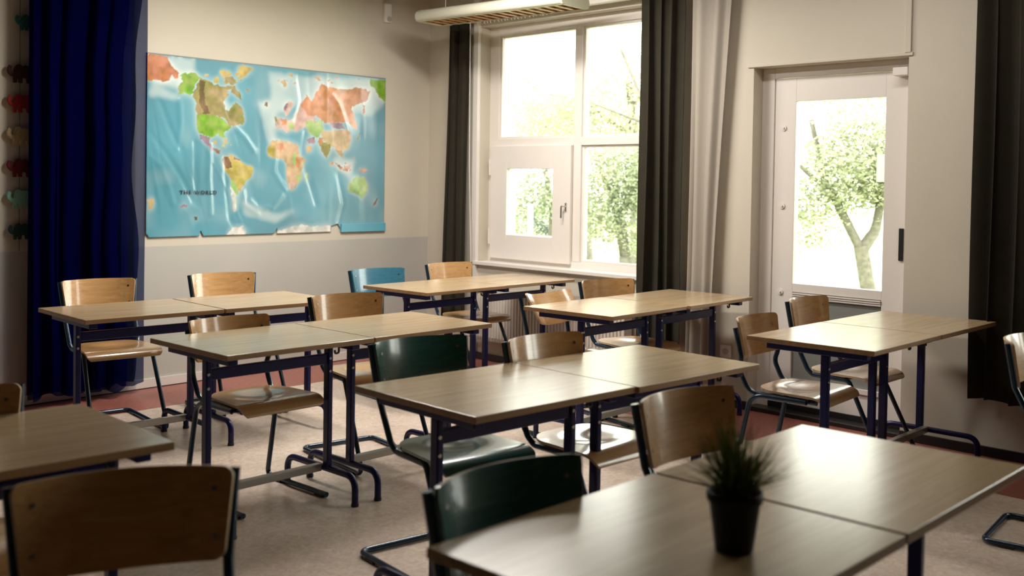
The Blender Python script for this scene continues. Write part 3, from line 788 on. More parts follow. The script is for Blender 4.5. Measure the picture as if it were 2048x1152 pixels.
# ------------------------------------------------------------------ pendant lamp
def lamp(p0, d, w, lab, power=0, zl=2.52):
    L, W_, Hh = 1.25, 0.29, 0.085
    p0 = V(p0); d = V(d); w = V(w)
    c = p0 + d * L / 2 + w * W_ / 2
    par = tag(empty('pendant_lamp', (c.x, c.y, zl), math.atan2(d.y, d.x)), lab, 'lamp', 'pendant lamps')
    # local x along lamp, local y across
    prof = [(-0.115, 0.0), (-0.140, 0.004), (-0.152, 0.02), (-0.155, 0.045), (-0.146, 0.068), (-0.12, 0.084), (-0.06, 0.092), (0.06, 0.092), (0.12, 0.084), (0.146, 0.068), (0.155, 0.045), (0.152, 0.02), (0.140, 0.004), (0.115, 0.0)]
    inn = [(0.112, 0.012), (0.10, 0.07), (-0.10, 0.07), (-0.112, 0.012)]
    loop = prof + inn
    mb = MB(); n = len(loop)
    x0, x1 = -L / 2 - 0.02, L / 2 + 0.02
    vs = [(x0, y, z) for y, z in loop] + [(x1, y, z) for y, z in loop]
    mb.add(vs, [(i, (i + 1) % n, n + (i + 1) % n, n + i) for i in range(n)], 0, True)
    mb.build('housing', M['lamp'], par)
    np_ = len(prof)
    for xa, xb in ((x0 - 0.018, x0), (x1, x1 + 0.018)):
        mb = MB()
        vs = [(xa, y, z) for y, z in prof] + [(xb, y, z) for y, z in prof]
        mb.add(vs, [(i, (i + 1) % np_, np_ + (i + 1) % np_, np_ + i) for i in range(np_)] + [tuple(range(np_))[::-1], tuple(range(np_, 2 * np_))], 0)
        mb.build('end_cap', M['lamp'], par)
    mb = MB()
    for y in (-0.112, -0.002, 0.108): mb.box(x0, x1, y, y + 0.004, 0.004, 0.045)
    k = 16
    for i in range(k + 1):
        x = x0 + (x1 - x0) * i / k
        for ya in (-0.108, 0.002):
            mb.add([(x - 0.016, ya, 0.004), (x + 0.016, ya, 0.004), (x + 0.003, ya, 0.045), (x - 0.003, ya, 0.045), (x - 0.016, ya + 0.106, 0.004), (x + 0.016, ya + 0.106, 0.004), (x + 0.003, ya + 0.106, 0.045), (x - 0.003, ya + 0.106, 0.045)],
                   [(0, 1, 2, 3), (7, 6, 5, 4), (0, 4, 5, 1), (1, 5, 6, 2), (2, 6, 7, 3), (3, 7, 4, 0)])
    mb.build('louvre', M['louvre'], par)
    for y in (-0.055, 0.055):
        mb = MB(); mb.tube([(x0 + 0.03, y, 0.058), (x1 - 0.03, y, 0.058)], 0.008, 10); mb.build('tube_light', M['paper'], par)
    for x in (-L / 2 + 0.12, L / 2 - 0.12):
        mb = MB(); mb.tube([(x, 0, 0.09), (x, 0, CEIL - zl - 0.003)], 0.0025, 8); mb.build('suspension_wire', M['white2'], par)
    mb = MB(); mb.box(-L / 2 + 0.16, -L / 2 + 0.26, -0.03, 0.03, 0.088, 0.104); mb.build('cable_gland', M['black'], par, 0.006)
    if power:  # area light for the added fill lamps only
        l = bpy.data.lights.new('added_fill_light', 'AREA'); l.shape = 'RECTANGLE'; l.size = 1.2; l.size_y = 0.2
        l.energy = power; l.color = (1.0, 0.95, 0.88)
        q = bpy.data.objects.new('added_fill_light', l); COL.objects.link(q); q.parent = par; q.location = (0, 0, -0.004)
LD, LW = (0.0554, -0.9985), (0.9985, 0.0554)
lamp((-0.694, -0.635), LD, LW, 'long cream pendant lamp with a copper-tinted louvre near the window')
LP = 55  # next three lamps are added out of view to brighten walls, floor and desks
lamp((-1.35, -1.3), LD, LW, 'added unseen fill lamp high above the desks nearest the wall corner', 48, 2.78)
lamp((-2.5, -1.0), LD, LW, 'added unseen fill lamp high between the map and the rear desks', 54, 2.78)
lamp((-1.35, -3.3), LD, LW, 'added unseen fill lamp high above the desks by the radiator', 14, 2.78)

# ------------------------------------------------------------------ desks
DH = 0.707; TT = 0.021
def rail_bar(mb, x0, x1, y0, y1, z0, z1): mb.box(x0, x1, y0, y1, z0, z1)
def make_desk():
    e = empty('school_desk')
    hx, hy = 0.3475, 0.2925
    py = -0.055            # posts stand a little toward the pupil-free side
    mb = MB(); mb.box(-hx, hx, -hy, hy, DH - TT, DH, 0)
    for i in range(6):
        pass
    me_m = [0, 0, 1, 1, 1, 1]
    mb.m = [1, 0, 1, 1, 1, 1]
    mb.build('tabletop', [M['desk'], M['desk_edge']], e, 0.0022, 2)
    for sx in (-1, 1):
        x = sx * 0.29
        mb = MB(); mb.box(x - 0.02, x + 0.02, py - 0.19, py + 0.27, DH - TT - 0.03, DH - TT - 0.0005)
        mb.build('support_rail', M['navy'], e, 0.003)
        mb = MB(); mb.box(x - 0.0125, x + 0.0125, py - 0.0185, py + 0.0185, 0.118, DH - TT - 0.03)
        lg = mb.build('leg', M['navy'], e, 0.005)
        for k in range(2):
            mb = MB(); mb.disc((x - 0.004 , py - 0.0185, 0.655 - 0.075 - 0.055 * k + 0.02), (0, -1, 0), 0.0062, 0.003, 10)
            mb.build('bolt', M['chrome'], lg)
        # arched foot
        pts = fillet([(x, py - 0.19, 0.0), (x, py - 0.19, 0.10), (x, py - 0.12, 0.127), (x, py + 0.12, 0.127), (x, py + 0.285, 0.125), (x, py + 0.285, 0.0)], [0.05, 0.05, 0, 0.09], 8)
        pts = fillet([(x, py - 0.195, 0.0), (x, py - 0.195, 0.122), (x, py + 0.295, 0.122), (x, py + 0.295, 0.0)], [0.075, 0.075], 10)
        mb = MB(); mb.tube(pts, 0.0145, 12); mb.build('foot', M['navy'], e)
        for yy in (py - 0.195, py + 0.295):
            mb = MB(); mb.tube([(x, yy, 0.0005), (x, yy, 0.012)], 0.0165, 12)
            mb.build('foot_cap', M['black'], e)
    mb = MB(); mb.box(-0.277, 0.277, py - 0.012, py + 0.012, 0.575, 0.620)
    mb.build('crossbar', M['navy'], e, 0.004)
    mb = MB(); mb.box(-0.277, 0.277, py + 0.02, py + 0.05, 0.108, 0.140)
    mb.build('footrest', M['alu'], e, 0.003)
    for x, y in ((-0.20, 0.10), (0.235, -0.20)):
        mb = MB(); mb.tube(fillet([(x, y, DH - TT - 0.0005), (x, y, DH - TT - 0.042), (x - 0.02, y, DH - TT - 0.042), (x - 0.02, y, DH - TT - 0.028)], 0.008, 4), 0.0045, 8)
        mb.build('bag_hook', M['black'], e)
    return e

DESKS = {  # x0, y0 = front left corner of the top, angle
 'A1': (-3.616, -1.634, -3.25), 'A2': (-2.913, -1.676, -3.25), 'B1': (-3.670, -2.897, -0.8), 'B2': (-2.969, -2.908, -0.8),
 'C1': (-3.715, -4.236, -3.88), 'C2': (-3.017, -4.293, -3.88), 'D1': (-1.611, -1.746, 0.51), 'D2': (-0.907, -1.732, 0.51),
 'E1': (-1.648, -3.143, 1.2), 'E2': (-0.943, -3.140, 1.2), 'F1': (-1.709, -4.510, -0.64), 'F2': (-1.007, -4.520, -0.64),
 'G1': (-4.521, -5.490, -0.57), 'G2': (-3.816, -5.496, -0.57), 'H2': (-5.144, -3.875, -3.07)}
DLAB = {
 'A1': 'left beech-topped desk of the rear pair in front of the blue curtain',
 'A2': 'right beech-topped desk of the rear pair beneath the world map',
 'B1': 'left desk of the middle-left pair, its arched feet in full view',
 'B2': 'right desk of the middle-left pair, touching the dark green chair',
 'C1': 'left desk of the centre pair, over a green chair seat',
 'C2': 'right desk of the centre pair, nearer the middle of the room',
 'D1': 'left bright desk of the pair nearest the wall corner, by the blue chair',
 'D2': 'right bright desk of the pair nearest the wall corner, below the window',
 'E1': 'left pale desk of the pair in front of the radiator',
 'E2': 'right pale desk of the pair reaching toward the white curtain',
 'F1': 'left desk of the pair standing before the garden door',
 'F2': 'right desk of the pair before the door, touching the right curtain',
 'G1': 'nearest desk in the foreground, with the potted plant on it',
 'G2': 'foreground desk behind the plant, at the lower right',
 'H2': 'dark desk cut off by the left edge, behind the nearest chair'}
def dpt(k, lx, ly):
    x0, y0, a = DESKS[k]; a = R(a)
    return (x0 + lx * cos(a) - ly * sin(a), y0 + lx * sin(a) + ly * cos(a))
proto = make_desk()
first = True
for k in DESKS:
    o = proto if first else copy_tree(proto)
    first = False
    x, y = dpt(k, 0.35, 0.293)
    o.location = (x, y, 0); rz = R(DESKS[k][2]) + (pi if k == 'F2' else 0)
    o.rotation_euler = (0, 0, rz)
    tag(o, DLAB[k], 'desk', 'beech-topped school desks')

# ------------------------------------------------------------------ chairs
def shell(rows, nx, fn, thick, mats, parent, name):
    """rows: list of (v, halfwidth); fn(x, v)->(pos, normal)"""
    mb = MB(); F = []; B = []
    for v, hw in rows:
        fr = []; bk = []
        for i in range(nx + 1):
            x = -hw + 2 * hw * i / nx
            p, n = fn(x, v)
            fr.append(p + n * thick / 2); bk.append(p - n * thick / 2)
        F.append(fr); B.append(bk)
    nr = len(rows); N = nx + 1
    mb.add([p for r_ in F for p in r_], [(j * N + i, j * N + i + 1, (j + 1) * N + i + 1, (j + 1) * N + i) for j in range(nr - 1) for i in range(nx)], 0, True)
    mb.add([p for r_ in B for p in r_], [(j * N + i, (j + 1) * N + i, (j + 1) * N + i + 1, j * N + i + 1) for j in range(nr - 1) for i in range(nx)], 0, True)
    loop = [(0, i) for i in range(N)] + [(j, nx) for j in range(1, nr)] + [(nr - 1, i) for i in range(nx - 1, -1, -1)] + [(j, 0) for j in range(nr - 2, 0, -1)]
    ev = [F[j][i] for j, i in loop] + [B[j][i] for j, i in loop]; L = len(loop)
    mb.add(ev, [(i, L + i, L + (i + 1) % L, (i + 1) % L) for i in range(L)], 1, True)
    return mb.build(name, mats, parent)

def round_rows(v0, v1, hw, r0, r1, n=10, nr=5):
    """rows from v0 to v1; corner radii r0 at v0 and r1 at v1; hw(v) half width"""
    vs = [v0 + r0 * (1 - cos(pi / 2 * k / nr)) for k in range(nr + 1)]
    vs += [v0 + r0 + (v1 - r1 - v0 - r0) * k / n for k in range(1, n)]
    vs += [v1 - r1 * (1 - sin(pi / 2 * k / nr)) for k in range(nr + 1)]
    rows = []
    for v in vs:
        w = hw(v)
        if v < v0 + r0: d = (v0 + r0 - v) / r0; w -= r0 * (1 - sqrt(max(0, 1 - d * d)))
        if v > v1 - r1: d = (v - v1 + r1) / r1; w -= r1 * (1 - sqrt(max(0, 1 - d * d)))
        rows.append((v, w))
    return rows

def make_chair(kind, mwood, medge, lean=12, pivot=False):
    """local frame: back top at y = 0.26, the sitter faces -y"""
    e = empty('school_chair')
    yo = 0.26
    def Y(f): return yo - f
    # ---- seat
    zs = 0.440
    sf0, sf1 = (0.115, 0.475) if kind == 2 else (0.115, 0.465)
    def hw(v):   # v is distance from the rear
        t = min(1, v / 0.30)
        return 0.178 + 0.022 * t
    Ls = sf1 - sf0
    def seat_z(x, v):
        z = zs
        d = sqrt((x / 0.15) ** 2 + ((v - 0.15) / 0.12) ** 2)
        if d < 1: z -= 0.013 * (1 - d * d) ** 2 * 1.0
        if v < 0.06: z += 0.10 * (0.06 - v) ** 1 * 0.4
        fr = v - (Ls - 0.065)
        if fr > 0: z -= 0.045 * (1 - sqrt(max(0, 1 - (fr / 0.066) ** 2)))
        return z
    def seat_fn(x, v):
        h = 0.002
        gx_ = (seat_z(x + h, v) - seat_z(x - h, v)) / (2 * h); gv = (seat_z(x, min(Ls, v + h)) - seat_z(x, v - h)) / (2 * h)
        gv = max(-3, gv)
        n = V((-gx_, gv, 1)).normalized()
        return V((x, Y(sf0 + v), seat_z(x, v))), n
    rows = round_rows(0.0, Ls, hw, 0.10, 0.02, 16, 8)
    # extra rows at the rolled front
    shell(rows, 22, seat_fn, 0.010, [mwood, medge], e, 'seat')
    # ---- backrest
    ztop = 0.790 if kind == 2 else 0.755; Hb = 0.178; ln = R(lean)
    def bhw(v): return 0.183 + 0.021 * (v / Hb)
    def sag(x): return -0.064 * (abs(x) / 0.205) ** 2.2
    def back_fn(x, v):
        crown = 0.014 * (1 - (x / 0.215) ** 2) * (v / Hb)
        u = (v - Hb) + crown
        f = -0.030 - sag(x)
        h = 0.002
        dsag = -(sag(x + h) - sag(x - h)) / (2 * h)
        # plane of the rest: up vector leans backwards
        upv = V((0, sin(ln), cos(ln))); fw = V((0, -cos(ln), sin(ln)))
        p = V((x, Y(0.0), ztop - 0.014)) + upv * u + fw * (f + 0.012)
        n = (fw - V((1, 0, 0)) * dsag).normalized()
        return p, n
    shell(round_rows(0.0, Hb, bhw, 0.02, 0.02, 8, 5), 26, back_fn, 0.0095, [mwood, medge], e, 'backrest')
    for sx in (-1, 1):
        for v in ((0.045, 0.135) if kind == 2 else (0.125,)):
            p, n = back_fn(sx * 0.168, v)
            mb = MB(); mb.disc(p + n * 0.0045, n, 0.0055, 0.002, 10); mb.build('screw', M['chrome'], e)
    fm = M['steel']; rt = 0.0115
    up = V((0, sin(ln), cos(ln)))
    if kind == 2:
        # one bent tube: back posts, seat bearers, front legs, floor runners, rear crossbar
        def side(sx):
            pb, nb = back_fn(sx * 0.196, Hb * 0.98); pb2, nb2 = back_fn(sx * 0.183, 0.01)
            a = pb - nb * 0.017 + V((sx * 0.002, 0, 0)); b_ = pb2 - nb2 * 0.017
            return [a, b_, V((sx * 0.186, Y(0.135), 0.450)), V((sx * 0.180, Y(0.160), 0.4225)), V((sx * 0.182, Y(0.355), 0.4185)), V((sx * 0.196, Y(0.555), 0.0135)), V((sx * 0.200, Y(-0.045), 0.0135))]
        l = side(-1); r_ = side(1)
        rad = [0.05, 0.02, 0.03, 0.035, 0.03]
        pl = fillet(l, rad, 5); pr = fillet(r_, rad, 5)
        c1 = fillet([V((-0.200, Y(0.1), 0.0135)), V((-0.200, Y(-0.045), 0.0135)), V((0.200, Y(-0.045), 0.0135)), V((0.200, Y(0.1), 0.0135))], [0.04, 0.04], 6)
        full = pl[:-1] + c1[1:-1] + pr[:-1][::-1]
        mb = MB(); mb.tube(full, rt, 12); mb.build('tube_frame', fm, e)
        for f in (0.19, 0.33):
            mb = MB(); mb.tube([(-0.182, Y(f), 0.4205), (0.182, Y(f), 0.4205)], 0.009, 10); mb.build('seat_bearer', fm, e)
        for sx in (-1, 1):
            for f in (0.04, 0.46):
                mb = MB(); mb.box(sx * 0.2 - 0.013, sx * 0.2 + 0.013, Y(f) - 0.03, Y(f) + 0.03, 0.0005, 0.012); mb.build('foot_glide', M['black'], e, 0.003)
    else:
        for sx in (-1, 1):
            p0, n0 = back_fn(sx * 0.194, Hb * 0.80); p1, n1 = back_fn(sx * 0.184, 0.0)
            if pivot:
                p0 = V((sx * 0.192, Y(0.01), 0.735)); p1 = V((sx * 0.188, Y(0.045), 0.60)); n0 = n1 = V((0, -1, 0))
            pts = fillet([p0 - n0 * 0.017, p1 - n1 * 0.017, V((sx * 0.184, Y(0.045), 0.52)), V((sx * 0.180, Y(0.095), 0.4225)), V((sx * 0.180, Y(0.42), 0.4185))], [0.08, 0.10, 0.07], 8)
            mb = MB(); mb.tube(pts, rt, 12); mb.build('back_post', fm, e)
            pts = fillet([V((sx * 0.203, Y(0.38), 0.4185)), V((sx * 0.203, Y(0.115), 0.4185)), V((sx * 0.206, Y(0.035), 0.014)), V((sx * 0.206, Y(0.475), 0.014))], [0.075, 0.03], 8)
            mb = MB(); mb.tube(pts, rt, 12); mb.build('leg', fm, e)
            for f in (0.12, 0.43):
                mb = MB(); mb.box(sx * 0.206 - 0.013, sx * 0.206 + 0.013, Y(f) - 0.03, Y(f) + 0.03, 0.0005, 0.012); mb.build('foot_glide', M['black'], e, 0.003)
        for f in (0.20, 0.38):
            mb = MB(); mb.tube([(-0.203, Y(f), 0.4195), (0.203, Y(f), 0.4195)], 0.009, 10); mb.build('seat_bearer', fm, e)
    return e

BE, BEE = M['beech'], M['beech_edge']
protos = {
 ('2', 'w'): lambda: make_chair(2, BE, BEE), ('2', 'g'): lambda: make_chair(2, M['green'], M['green']), ('2', 'b'): lambda: make_chair(2, M['blue'], M['blue']),
 ('1', 'w'): lambda: make_chair(1, BE, BEE, 14), ('1p', 'w'): lambda: make_chair(1, BE, BEE, 34, True)}
made = {}
# desk, x centre, y of back top, extra rotation, type, colour, label
CH = [
 ('A1', 0.50, 1.09, -4, '2', 'w', 'beech school chair in front of the blue curtain'),
 ('A2', 0.55, 1.07, -6, '2', 'w', 'beech school chair against the grey wall band under the left of the map'),
 ('B1', 0.41, 0.69, 1, '1', 'w', 'beech school chair at the left middle desk, its dished seat in view'),
 ('B2', 0.50, 0.87, -9, '2', 'w', 'beech school chair between the rear left desks and the middle-left desks'),
 ('C1', 0.47, 0.87, -5, '2', 'g', 'dark green school chair behind the left desk of the centre pair'),
 ('C2', 0.185, 0.65, 1, '2', 'w', 'beech school chair directly right of the dark green chair'),
 ('D1', 0.27, 0.79, -8, '2', 'b', 'teal blue school chair by the grey wall band'),
 ('D2', 0.30, 0.86, -4, '2', 'w', 'pale sunlit school chair in the corner by the first olive curtain'),
 ('E1', 0.29, 0.69, 2, '1p', 'w', 'beech school chair with tilted backrest in front of the radiator'),
 ('E2', 0.22, 0.75, -14, '2', 'w', 'beech school chair below the right-hand window panes'),
 ('F1', 0.33, 0.765, 4, '1', 'w', 'beech school chair with full seat in view, facing the desk by the door'),
 ('F2', 0.28, 0.84, 0, '2', 'w', 'beech school chair right in front of the garden door'),
 ('G1', 1.20, 0.865, -5, '2', 'w', 'beech school chair behind the potted plant'),
 ('G1', 0.275, 0.67, -3, '2', 'g', 'near-black green school chair tucked behind the foreground desk'),
 ('G2', 2.42, 0.585, 6, '2', 'w', 'beech school chair cut off by the right edge of the picture'),
 ('H2', 0.33, 0.63, 0, '2', 'w', 'beech school chair cut off at the left edge, behind the dark desk'),
 ('H2', 0.376, -0.44, -21, '2', 'w', 'nearest school chair at lower left, its backrest in deep shade'),
]
for (dk, xc, yb, rot, ty, co, lab) in CH:
    key = (ty, co)
    if key not in made:
        made[key] = protos[key](); o = made[key]
    else:
        o = copy_tree(made[key])
    x, y = dpt(dk, xc, yb)
    a = R(DESKS[dk][2] + rot)
    # local back top sits at (0, 0.26)
    o.location = (x + 0.26 * sin(a), y - 0.26 * cos(a), 0)
    o.rotation_euler = (0, 0, a)
    tag(o, lab, 'chair', 'school chairs in the classroom')

# ------------------------------------------------------------------ potted plant
def plant():
    x, y = -4.128, -5.305
    par = tag(empty('potted_plant', (x, y, DH + 0.0005)), 'spiky green plant in a black pot on the foreground desk', 'plant')
    mb = MB()
    mb.lathe([(0.034, 0.0), (0.0345, 0.002), (0.046, 0.088), (0.050, 0.09), (0.0515, 0.098), (0.0505, 0.107), (0.048, 0.109), (0.045, 0.105), (0.043, 0.092)], 40, caps=False)
    mb.lathe([(0.001, 0.001), (0.034, 0.0)], 40, caps=False)
    mb.build('pot', M['pot'], par)
    mb = MB(); mb.lathe([(0.0445, 0.09), (0.03, 0.095), (0.001, 0.097)], 28, caps=False); mb.build('soil', M['soil'], par)
    rnd = random.Random(12)
    mbs = [MB(), MB()]
    for k in range(330):
        a = rnd.uniform(0, 2 * pi); lean = rnd.uniform(0.05, 1.35) ** 0.9
        ln = rnd.uniform(0.075, 0.155) * (1 - 0.1 * lean)
        r0 = rnd.uniform(0, 0.02)
        base = V((r0 * cos(a), r0 * sin(a), 0.094)); out = V((cos(a), sin(a), 0)); side = V((-sin(a), cos(a), 0))
        w = rnd.uniform(0.0013, 0.0032); n = 5; tilt0 = lean * 0.75
        p = base.copy(); ps = []
        for i in range(n + 1):
            t = i / n; an = tilt0 + lean * 0.55 * t + 0.1 * sin(k + 3 * t)
            ww = w * (1 - t) ** 0.6 + 0.0003
            ps.append((p - side * ww, p + side * ww))
            p = p + (out * sin(an) + V((0, 0, 1)) * cos(an) + side * 0.12 * sin(k * 1.7 + 4 * t)) * ln / n
        vs = [q for pr in ps for q in pr]
        mbs[1 if rnd.random() < 0.10 else 0].add(vs, [(2 * i, 2 * i + 1, 2 * i + 3, 2 * i + 2) for i in range(n)], 0, True)
    mbs[0].build('leaves', M['blade'], par)
    mbs[1].build('pale_leaf_tips', M['blade_pale'], par)
plant()

# ------------------------------------------------------------------ outdoors
mb = MB()
n = 30
for i in range(n):
    for j in range(n):
        pass
NX = 40
vs = []; fs = []
for j in range(NX + 1):
    for i in range(NX + 1):
        x = 0.36 + 60 * (i / NX) ** 1.6; y = -40 + 80 * j / NX
        z = -0.16 + 0.05 * noise.noise(V((x * 0.3, y * 0.3, 0))) * min(1, x / 4)
        vs.append((x, y, z))
fs = [(j * (NX + 1) + i, j * (NX + 1) + i + 1, (j + 1) * (NX + 1) + i + 1, (j + 1) * (NX + 1) + i) for j in range(NX) for i in range(NX)]
mb.add(vs, fs, 0, True)
tag(mb.build('ground', plain('lawn', (0.36, 0.42, 0.22), 0.95, var=0.3, vscale=4)), 'bright lawn outside the windows', kind='structure')

def tree(name, base, paths, leafspec, mat, label, seed, lsize=0.07, group=None, cat='tree'):
    par = tag(empty(name, base), label, cat, group)
    mb = MB()
    for pts, r0, r1 in paths:
        pts = fillet(pts, 0.4, 4) if len(pts) > 2 else [V(p) for p in pts]
        nn = len(pts)
        rr = [r0 + (r1 - r0) * i / (nn - 1) for i in range(nn)]
        wob = random.Random(seed + nn)
        pts = [p + V((wob.uniform(-1, 1), wob.uniform(-1, 1), 0)) * r0 * 0.12 for p in pts]
        mb.tube(pts, rr, 9)
    if paths: mb.build('trunk', M['bark'], par)
    rnd = random.Random(seed)
    V_ = []; F_ = []
    for (c, rad, cnt) in leafspec:
        c = V(c)
        # leaves gather in small sprays
        ns = max(4, cnt // 26)
        for s in range(ns):
            while True:
                q = V((rnd.uniform(-1, 1), rnd.uniform(-1, 1), rnd.uniform(-1, 1)))
                if q.length < 1: break
            sc = c + V((q.x * rad[0], q.y * rad[1], q.z * rad[2]))
            for k in range(26):
                p = sc + V((rnd.gauss(0, 1), rnd.gauss(0, 1), rnd.gauss(0, 0.55))) * lsize * 2.2
                sz = lsize * rnd.uniform(0.6, 1.25)
                a = V((rnd.uniform(-1, 1), rnd.uniform(-1, 1), rnd.uniform(-0.6, 0.6))).normalized()
                b_ = a.cross(V((rnd.uniform(-1, 1), rnd.uniform(-1, 1), rnd.uniform(0.2, 1)))).normalized()
                i0 = len(V_)
                V_ += [tuple(p - a * sz * 0.5), tuple(p + b_ * sz * 0.25), tuple(p + a * sz * 0.5), tuple(p - b_ * sz * 0.25)]
                F_.append((i0, i0 + 1, i0 + 2, i0 + 3))
    me = bpy.data.meshes.new('foliage'); me.from_pydata(V_, [], F_); me.materials.append(mat); me.update()
    o = bpy.data.objects.new('foliage', me); COL.objects.link(o); o.parent = par
    return par
GZ = -0.16
# local frames of trees: x' to the right in view, y' away from the viewer
def tree_view(name, u, Y, paths, leaves, mat, label, seed, lsize, group='trees outside the windows', cat='tree'):
    base = px2w(u, Y, GZ)
    ex = V((cos(AL), -sin(AL), 0)); ey = V((sin(AL), cos(AL), 0))
    def T(p): return ex * p[0] + ey * p[1] + V((0, 0, p[2]))
    P = [([T(q) for q in pts], r0, r1) for pts, r0, r1 in paths]
    Lf = []
    for c, rad, cnt in leaves: Lf.append((T(c), rad, cnt))
    return tree(name, base, P, Lf, mat, label, seed, lsize, group, cat)
tree_view('fork_trunk_tree', 1740, 12.0,
    [([(0, 0, -0.05), (0.0, 0, 0.35), (-0.10, 0, 0.86)], 0.10, 0.085),
     ([(-0.10, 0, 0.82), (-0.30, 0.05, 1.22), (-0.55, 0.1, 1.75), (-0.7, 0, 2.3)], 0.055, 0.03),
     ([(-0.07, 0, 0.82), (0.08, 0, 1.05), (0.12, -0.05, 1.5), (0.2, -0.1, 2.4)], 0.07, 0.03),
     ([(-0.4, 0.05, 1.45), (-0.8, 0, 1.75), (-1.0, 0.1, 1.9)], 0.03, 0.012), ([(0.12, 0, 1.5), (0.5, 0.1, 1.9)], 0.03, 0.012)],
    [((-0.15, 0, 1.80), (0.75, 0.6, 0.52), 7500), ((-0.68, 0, 1.35), (0.25, 0.3, 0.28), 1500), ((0.25, 0, 1.6), (0.33, 0.4, 0.34), 2300), ((-0.1, 0.2, 2.75), (0.95, 0.7, 0.6), 2800), ((-0.66, 0, 0.92), (0.14, 0.12, 0.12), 320)],
    M['leaf_a'], 'small tree with a forked trunk seen through the garden door', 2, 0.062)
tree_view('garden_tree', 1250, 14.5,
    [([(0, 0, -0.05), (0.02, 0, 0.5), (-0.08, 0, 1.15)], 0.10, 0.075), ([(-0.08, 0, 1.1), (-0.3, 0, 1.6), (-0.5, 0, 2.2)], 0.05, 0.02),
     ([(-0.06, 0, 1.1), (0.25, 0, 1.7), (0.25, 0, 2.6), (-0.1, 0, 3.4)], 0.06, 0.02), ([(0.25, 0, 2.0), (0.8, 0, 2.2)], 0.03, 0.01), ([(0.2, 0, 2.4), (-0.6, 0.1, 2.7)], 0.025, 0.008)],
    [((-0.2, 0, 1.55), (0.55, 0.5, 0.55), 5000), ((0.35, 0, 1.6), (0.5, 0.5, 0.5), 3600), ((-0.3, 0, 1.0), (0.35, 0.3, 0.3), 1500), ((0.2, 0, 0.75), (0.4, 0.3, 0.25), 900)],
    M['leaf_a'], 'slim leafy tree seen through the lower right window pane', 5, 0.065)
tree_view('garden_tree', 1215, 17.0,
    [([(0.5, 0, -0.05), (0.45, 0, 2.0), (0.3, 0, 3.2)], 0.13, 0.06), ([(0.4, 0, 2.3), (-0.5, 0, 2.9), (-1.2, 0, 3.0)], 0.035, 0.01), ([(0.35, 0, 2.8), (1.0, 0, 3.4)], 0.035, 0.01)],
    [((0.1, 0, 2.6), (0.9, 0.8, 0.75), 7000), ((-0.8, 0, 2.7), (0.8, 0.6, 0.6), 3000), ((0.5, 0, 3.5), (1.0, 0.8, 0.5), 3500), ((-1.6, 0, 2.6), (0.8, 0.6, 0.7), 1500)],
    M['leaf_b'], 'pale yellow-green tree filling the upper right window pane', 8, 0.07)
tree_view('garden_tree', 1075, 16.0,
    [([(0.2, 0, -0.05), (0.25, 0, 1.0), (0.1, 0, 1.8)], 0.07, 0.04)],
    [((0.0, 0, 1.35), (0.42, 0.4, 0.40), 2800), ((-0.35, 0, 0.7), (0.28, 0.3, 0.4), 1100)],
    M['leaf_a'], 'leafy tree seen through the small casement pane', 13, 0.065)
tree_view('garden_tree', 1090, 21.0,
    [([(0.9, 0, -0.05), (0.8, 0, 1.6), (0.7, 0, 3.0)], 0.10, 0.05), ([(0.75, 0, 2.2), (-0.4, 0, 2.9), (-1.2, 0, 3.1)], 0.03, 0.01), ([(0.72, 0, 2.6), (-0.2, 0, 3.4), (-0.8, 0, 3.9)], 0.03, 0.01)],
    [((-0.1, 0, 2.7), (1.1, 0.8, 0.75), 5200), ((0.4, 0, 3.4), (1.0, 0.8, 0.7), 3600), ((-0.4, 0, 3.9), (0.8, 0.6, 0.45), 1300)],
    M['leaf_b'], 'pale sparse tree seen through the upper left window pane', 31, 0.07)
tree_view('shrub', 1084, 20.0, [], [((0.05, 0, 0.72), (0.33, 0.4, 0.30), 1500), ((0.0, 0, 0.3), (0.5, 0.4, 0.3), 1500)],
    M['leaf_c'], 'dark blue-green shrub seen low through the small casement pane', 17, 0.06, None, 'shrub')
gp = px2w(1061, 13.0)
mb = MB(); mb.tube([(gp.x, gp.y, GZ - 0.02), (gp.x, gp.y, 1.08)], 0.035, 12); mb.disc((gp.x, gp.y, 1.08), (0, 0, 1), 0.042, 0.02)
tag(mb.build('garden_post', M['white2']), 'thin white post standing outside the small casement pane', 'post')

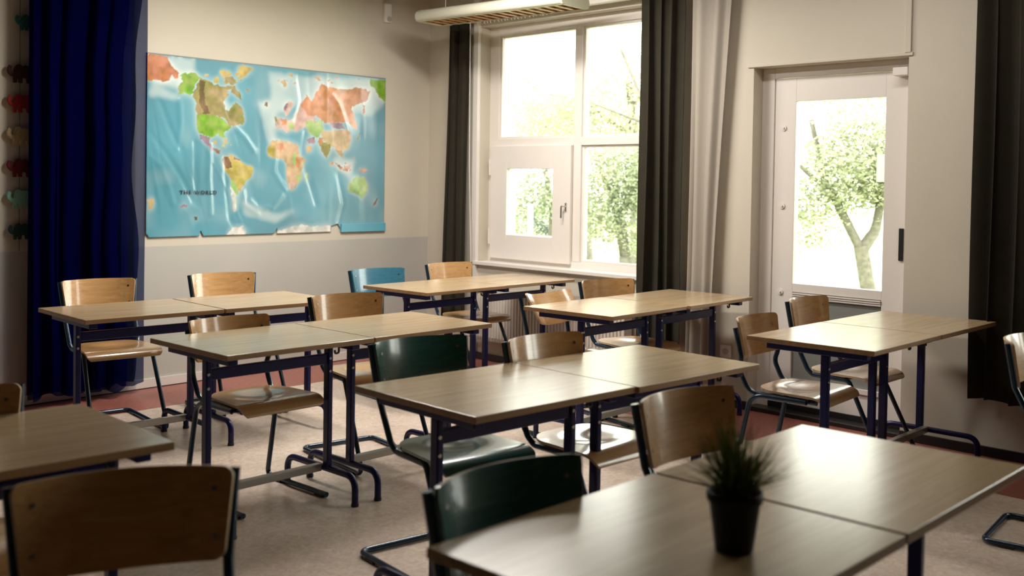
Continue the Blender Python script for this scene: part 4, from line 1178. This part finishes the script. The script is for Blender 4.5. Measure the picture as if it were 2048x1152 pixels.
# ------------------------------------------------------------------ light
w = bpy.data.worlds.new('overcast_sky'); SC.world = w; w.use_nodes = True
nt = w.node_tree; bg = nt.nodes['Background']
tc = nt.nodes.new('ShaderNodeTexCoord'); sp = nt.nodes.new('ShaderNodeSeparateXYZ')
nt.links.new(tc.outputs['Generated'], sp.inputs[0])
cr = nt.nodes.new('ShaderNodeValToRGB')
cr.color_ramp.elements[0].position = 0.0; cr.color_ramp.elements[0].color = (0.96, 0.94, 0.86, 1)
cr.color_ramp.elements[1].position = 0.8; cr.color_ramp.elements[1].color = (1.0, 0.98, 0.96, 1)
nt.links.new(sp.outputs['Z'], cr.inputs['Fac']); nt.links.new(cr.outputs['Color'], bg.inputs['Color'])
bg.inputs['Strength'].default_value = 9.0

def portal(s0, s1, z0, z1):
    l = bpy.data.lights.new('daylight_portal', 'AREA'); l.shape = 'RECTANGLE'
    l.size = s1 - s0; l.size_y = z1 - z0; l.cycles.is_portal = True
    o = bpy.data.objects.new('daylight_portal', l); COL.objects.link(o)
    o.location = WW((s0 + s1) / 2, 0.2, (z0 + z1) / 2)
    zax = NW.copy()  # light shines along -z -> into the room
    xax = DW.copy(); yax = zax.cross(xax)
    o.rotation_euler = Matrix((xax, yax, zax)).transposed().to_euler()
for wdw in (W1, W2): portal(*wdw)
portal(3.268, 3.829, 0.787, 1.878)

# ------------------------------------------------------------------ camera
PITCH, ROLL = 0.024257, 0.0156144
ex = V((cos(AL), -sin(AL), 0)); ey = V((sin(AL), cos(AL), 0)); ez = V((0, 0, 1))
fwd = ey * cos(PITCH) - ez * sin(PITCH)
eu = ey * sin(PITCH) + ez * cos(PITCH)
rt_ = ex * cos(ROLL) + eu * sin(ROLL); up_ = -ex * sin(ROLL) + eu * cos(ROLL)
cam = bpy.data.cameras.new('camera'); co = bpy.data.objects.new('camera', cam); COL.objects.link(co)
mw = Matrix((rt_, up_, -fwd)).transposed().to_4x4(); mw.translation = CAMP
co.matrix_world = mw
cam.sensor_width = 36; cam.lens = 2085.34 / 2048 * 36
cam.shift_y = -(576 - 416.165) / 2048
cam.clip_start = 0.05; cam.clip_end = 300
cam.dof.use_dof = True; cam.dof.focus_distance = 5.6; cam.dof.aperture_fstop = 2.8
SC.camera = co
SC.view_settings.view_transform = 'Standard'; SC.view_settings.look = 'None'
SC.view_settings.exposure = 0.12; SC.view_settings.gamma = 1.0
SC.cycles.use_denoising = True
SC.cycles.max_bounces = 10; SC.cycles.diffuse_bounces = 6; SC.cycles.transparent_max_bounces = 24
SC.cycles.sample_clamp_indirect = 6
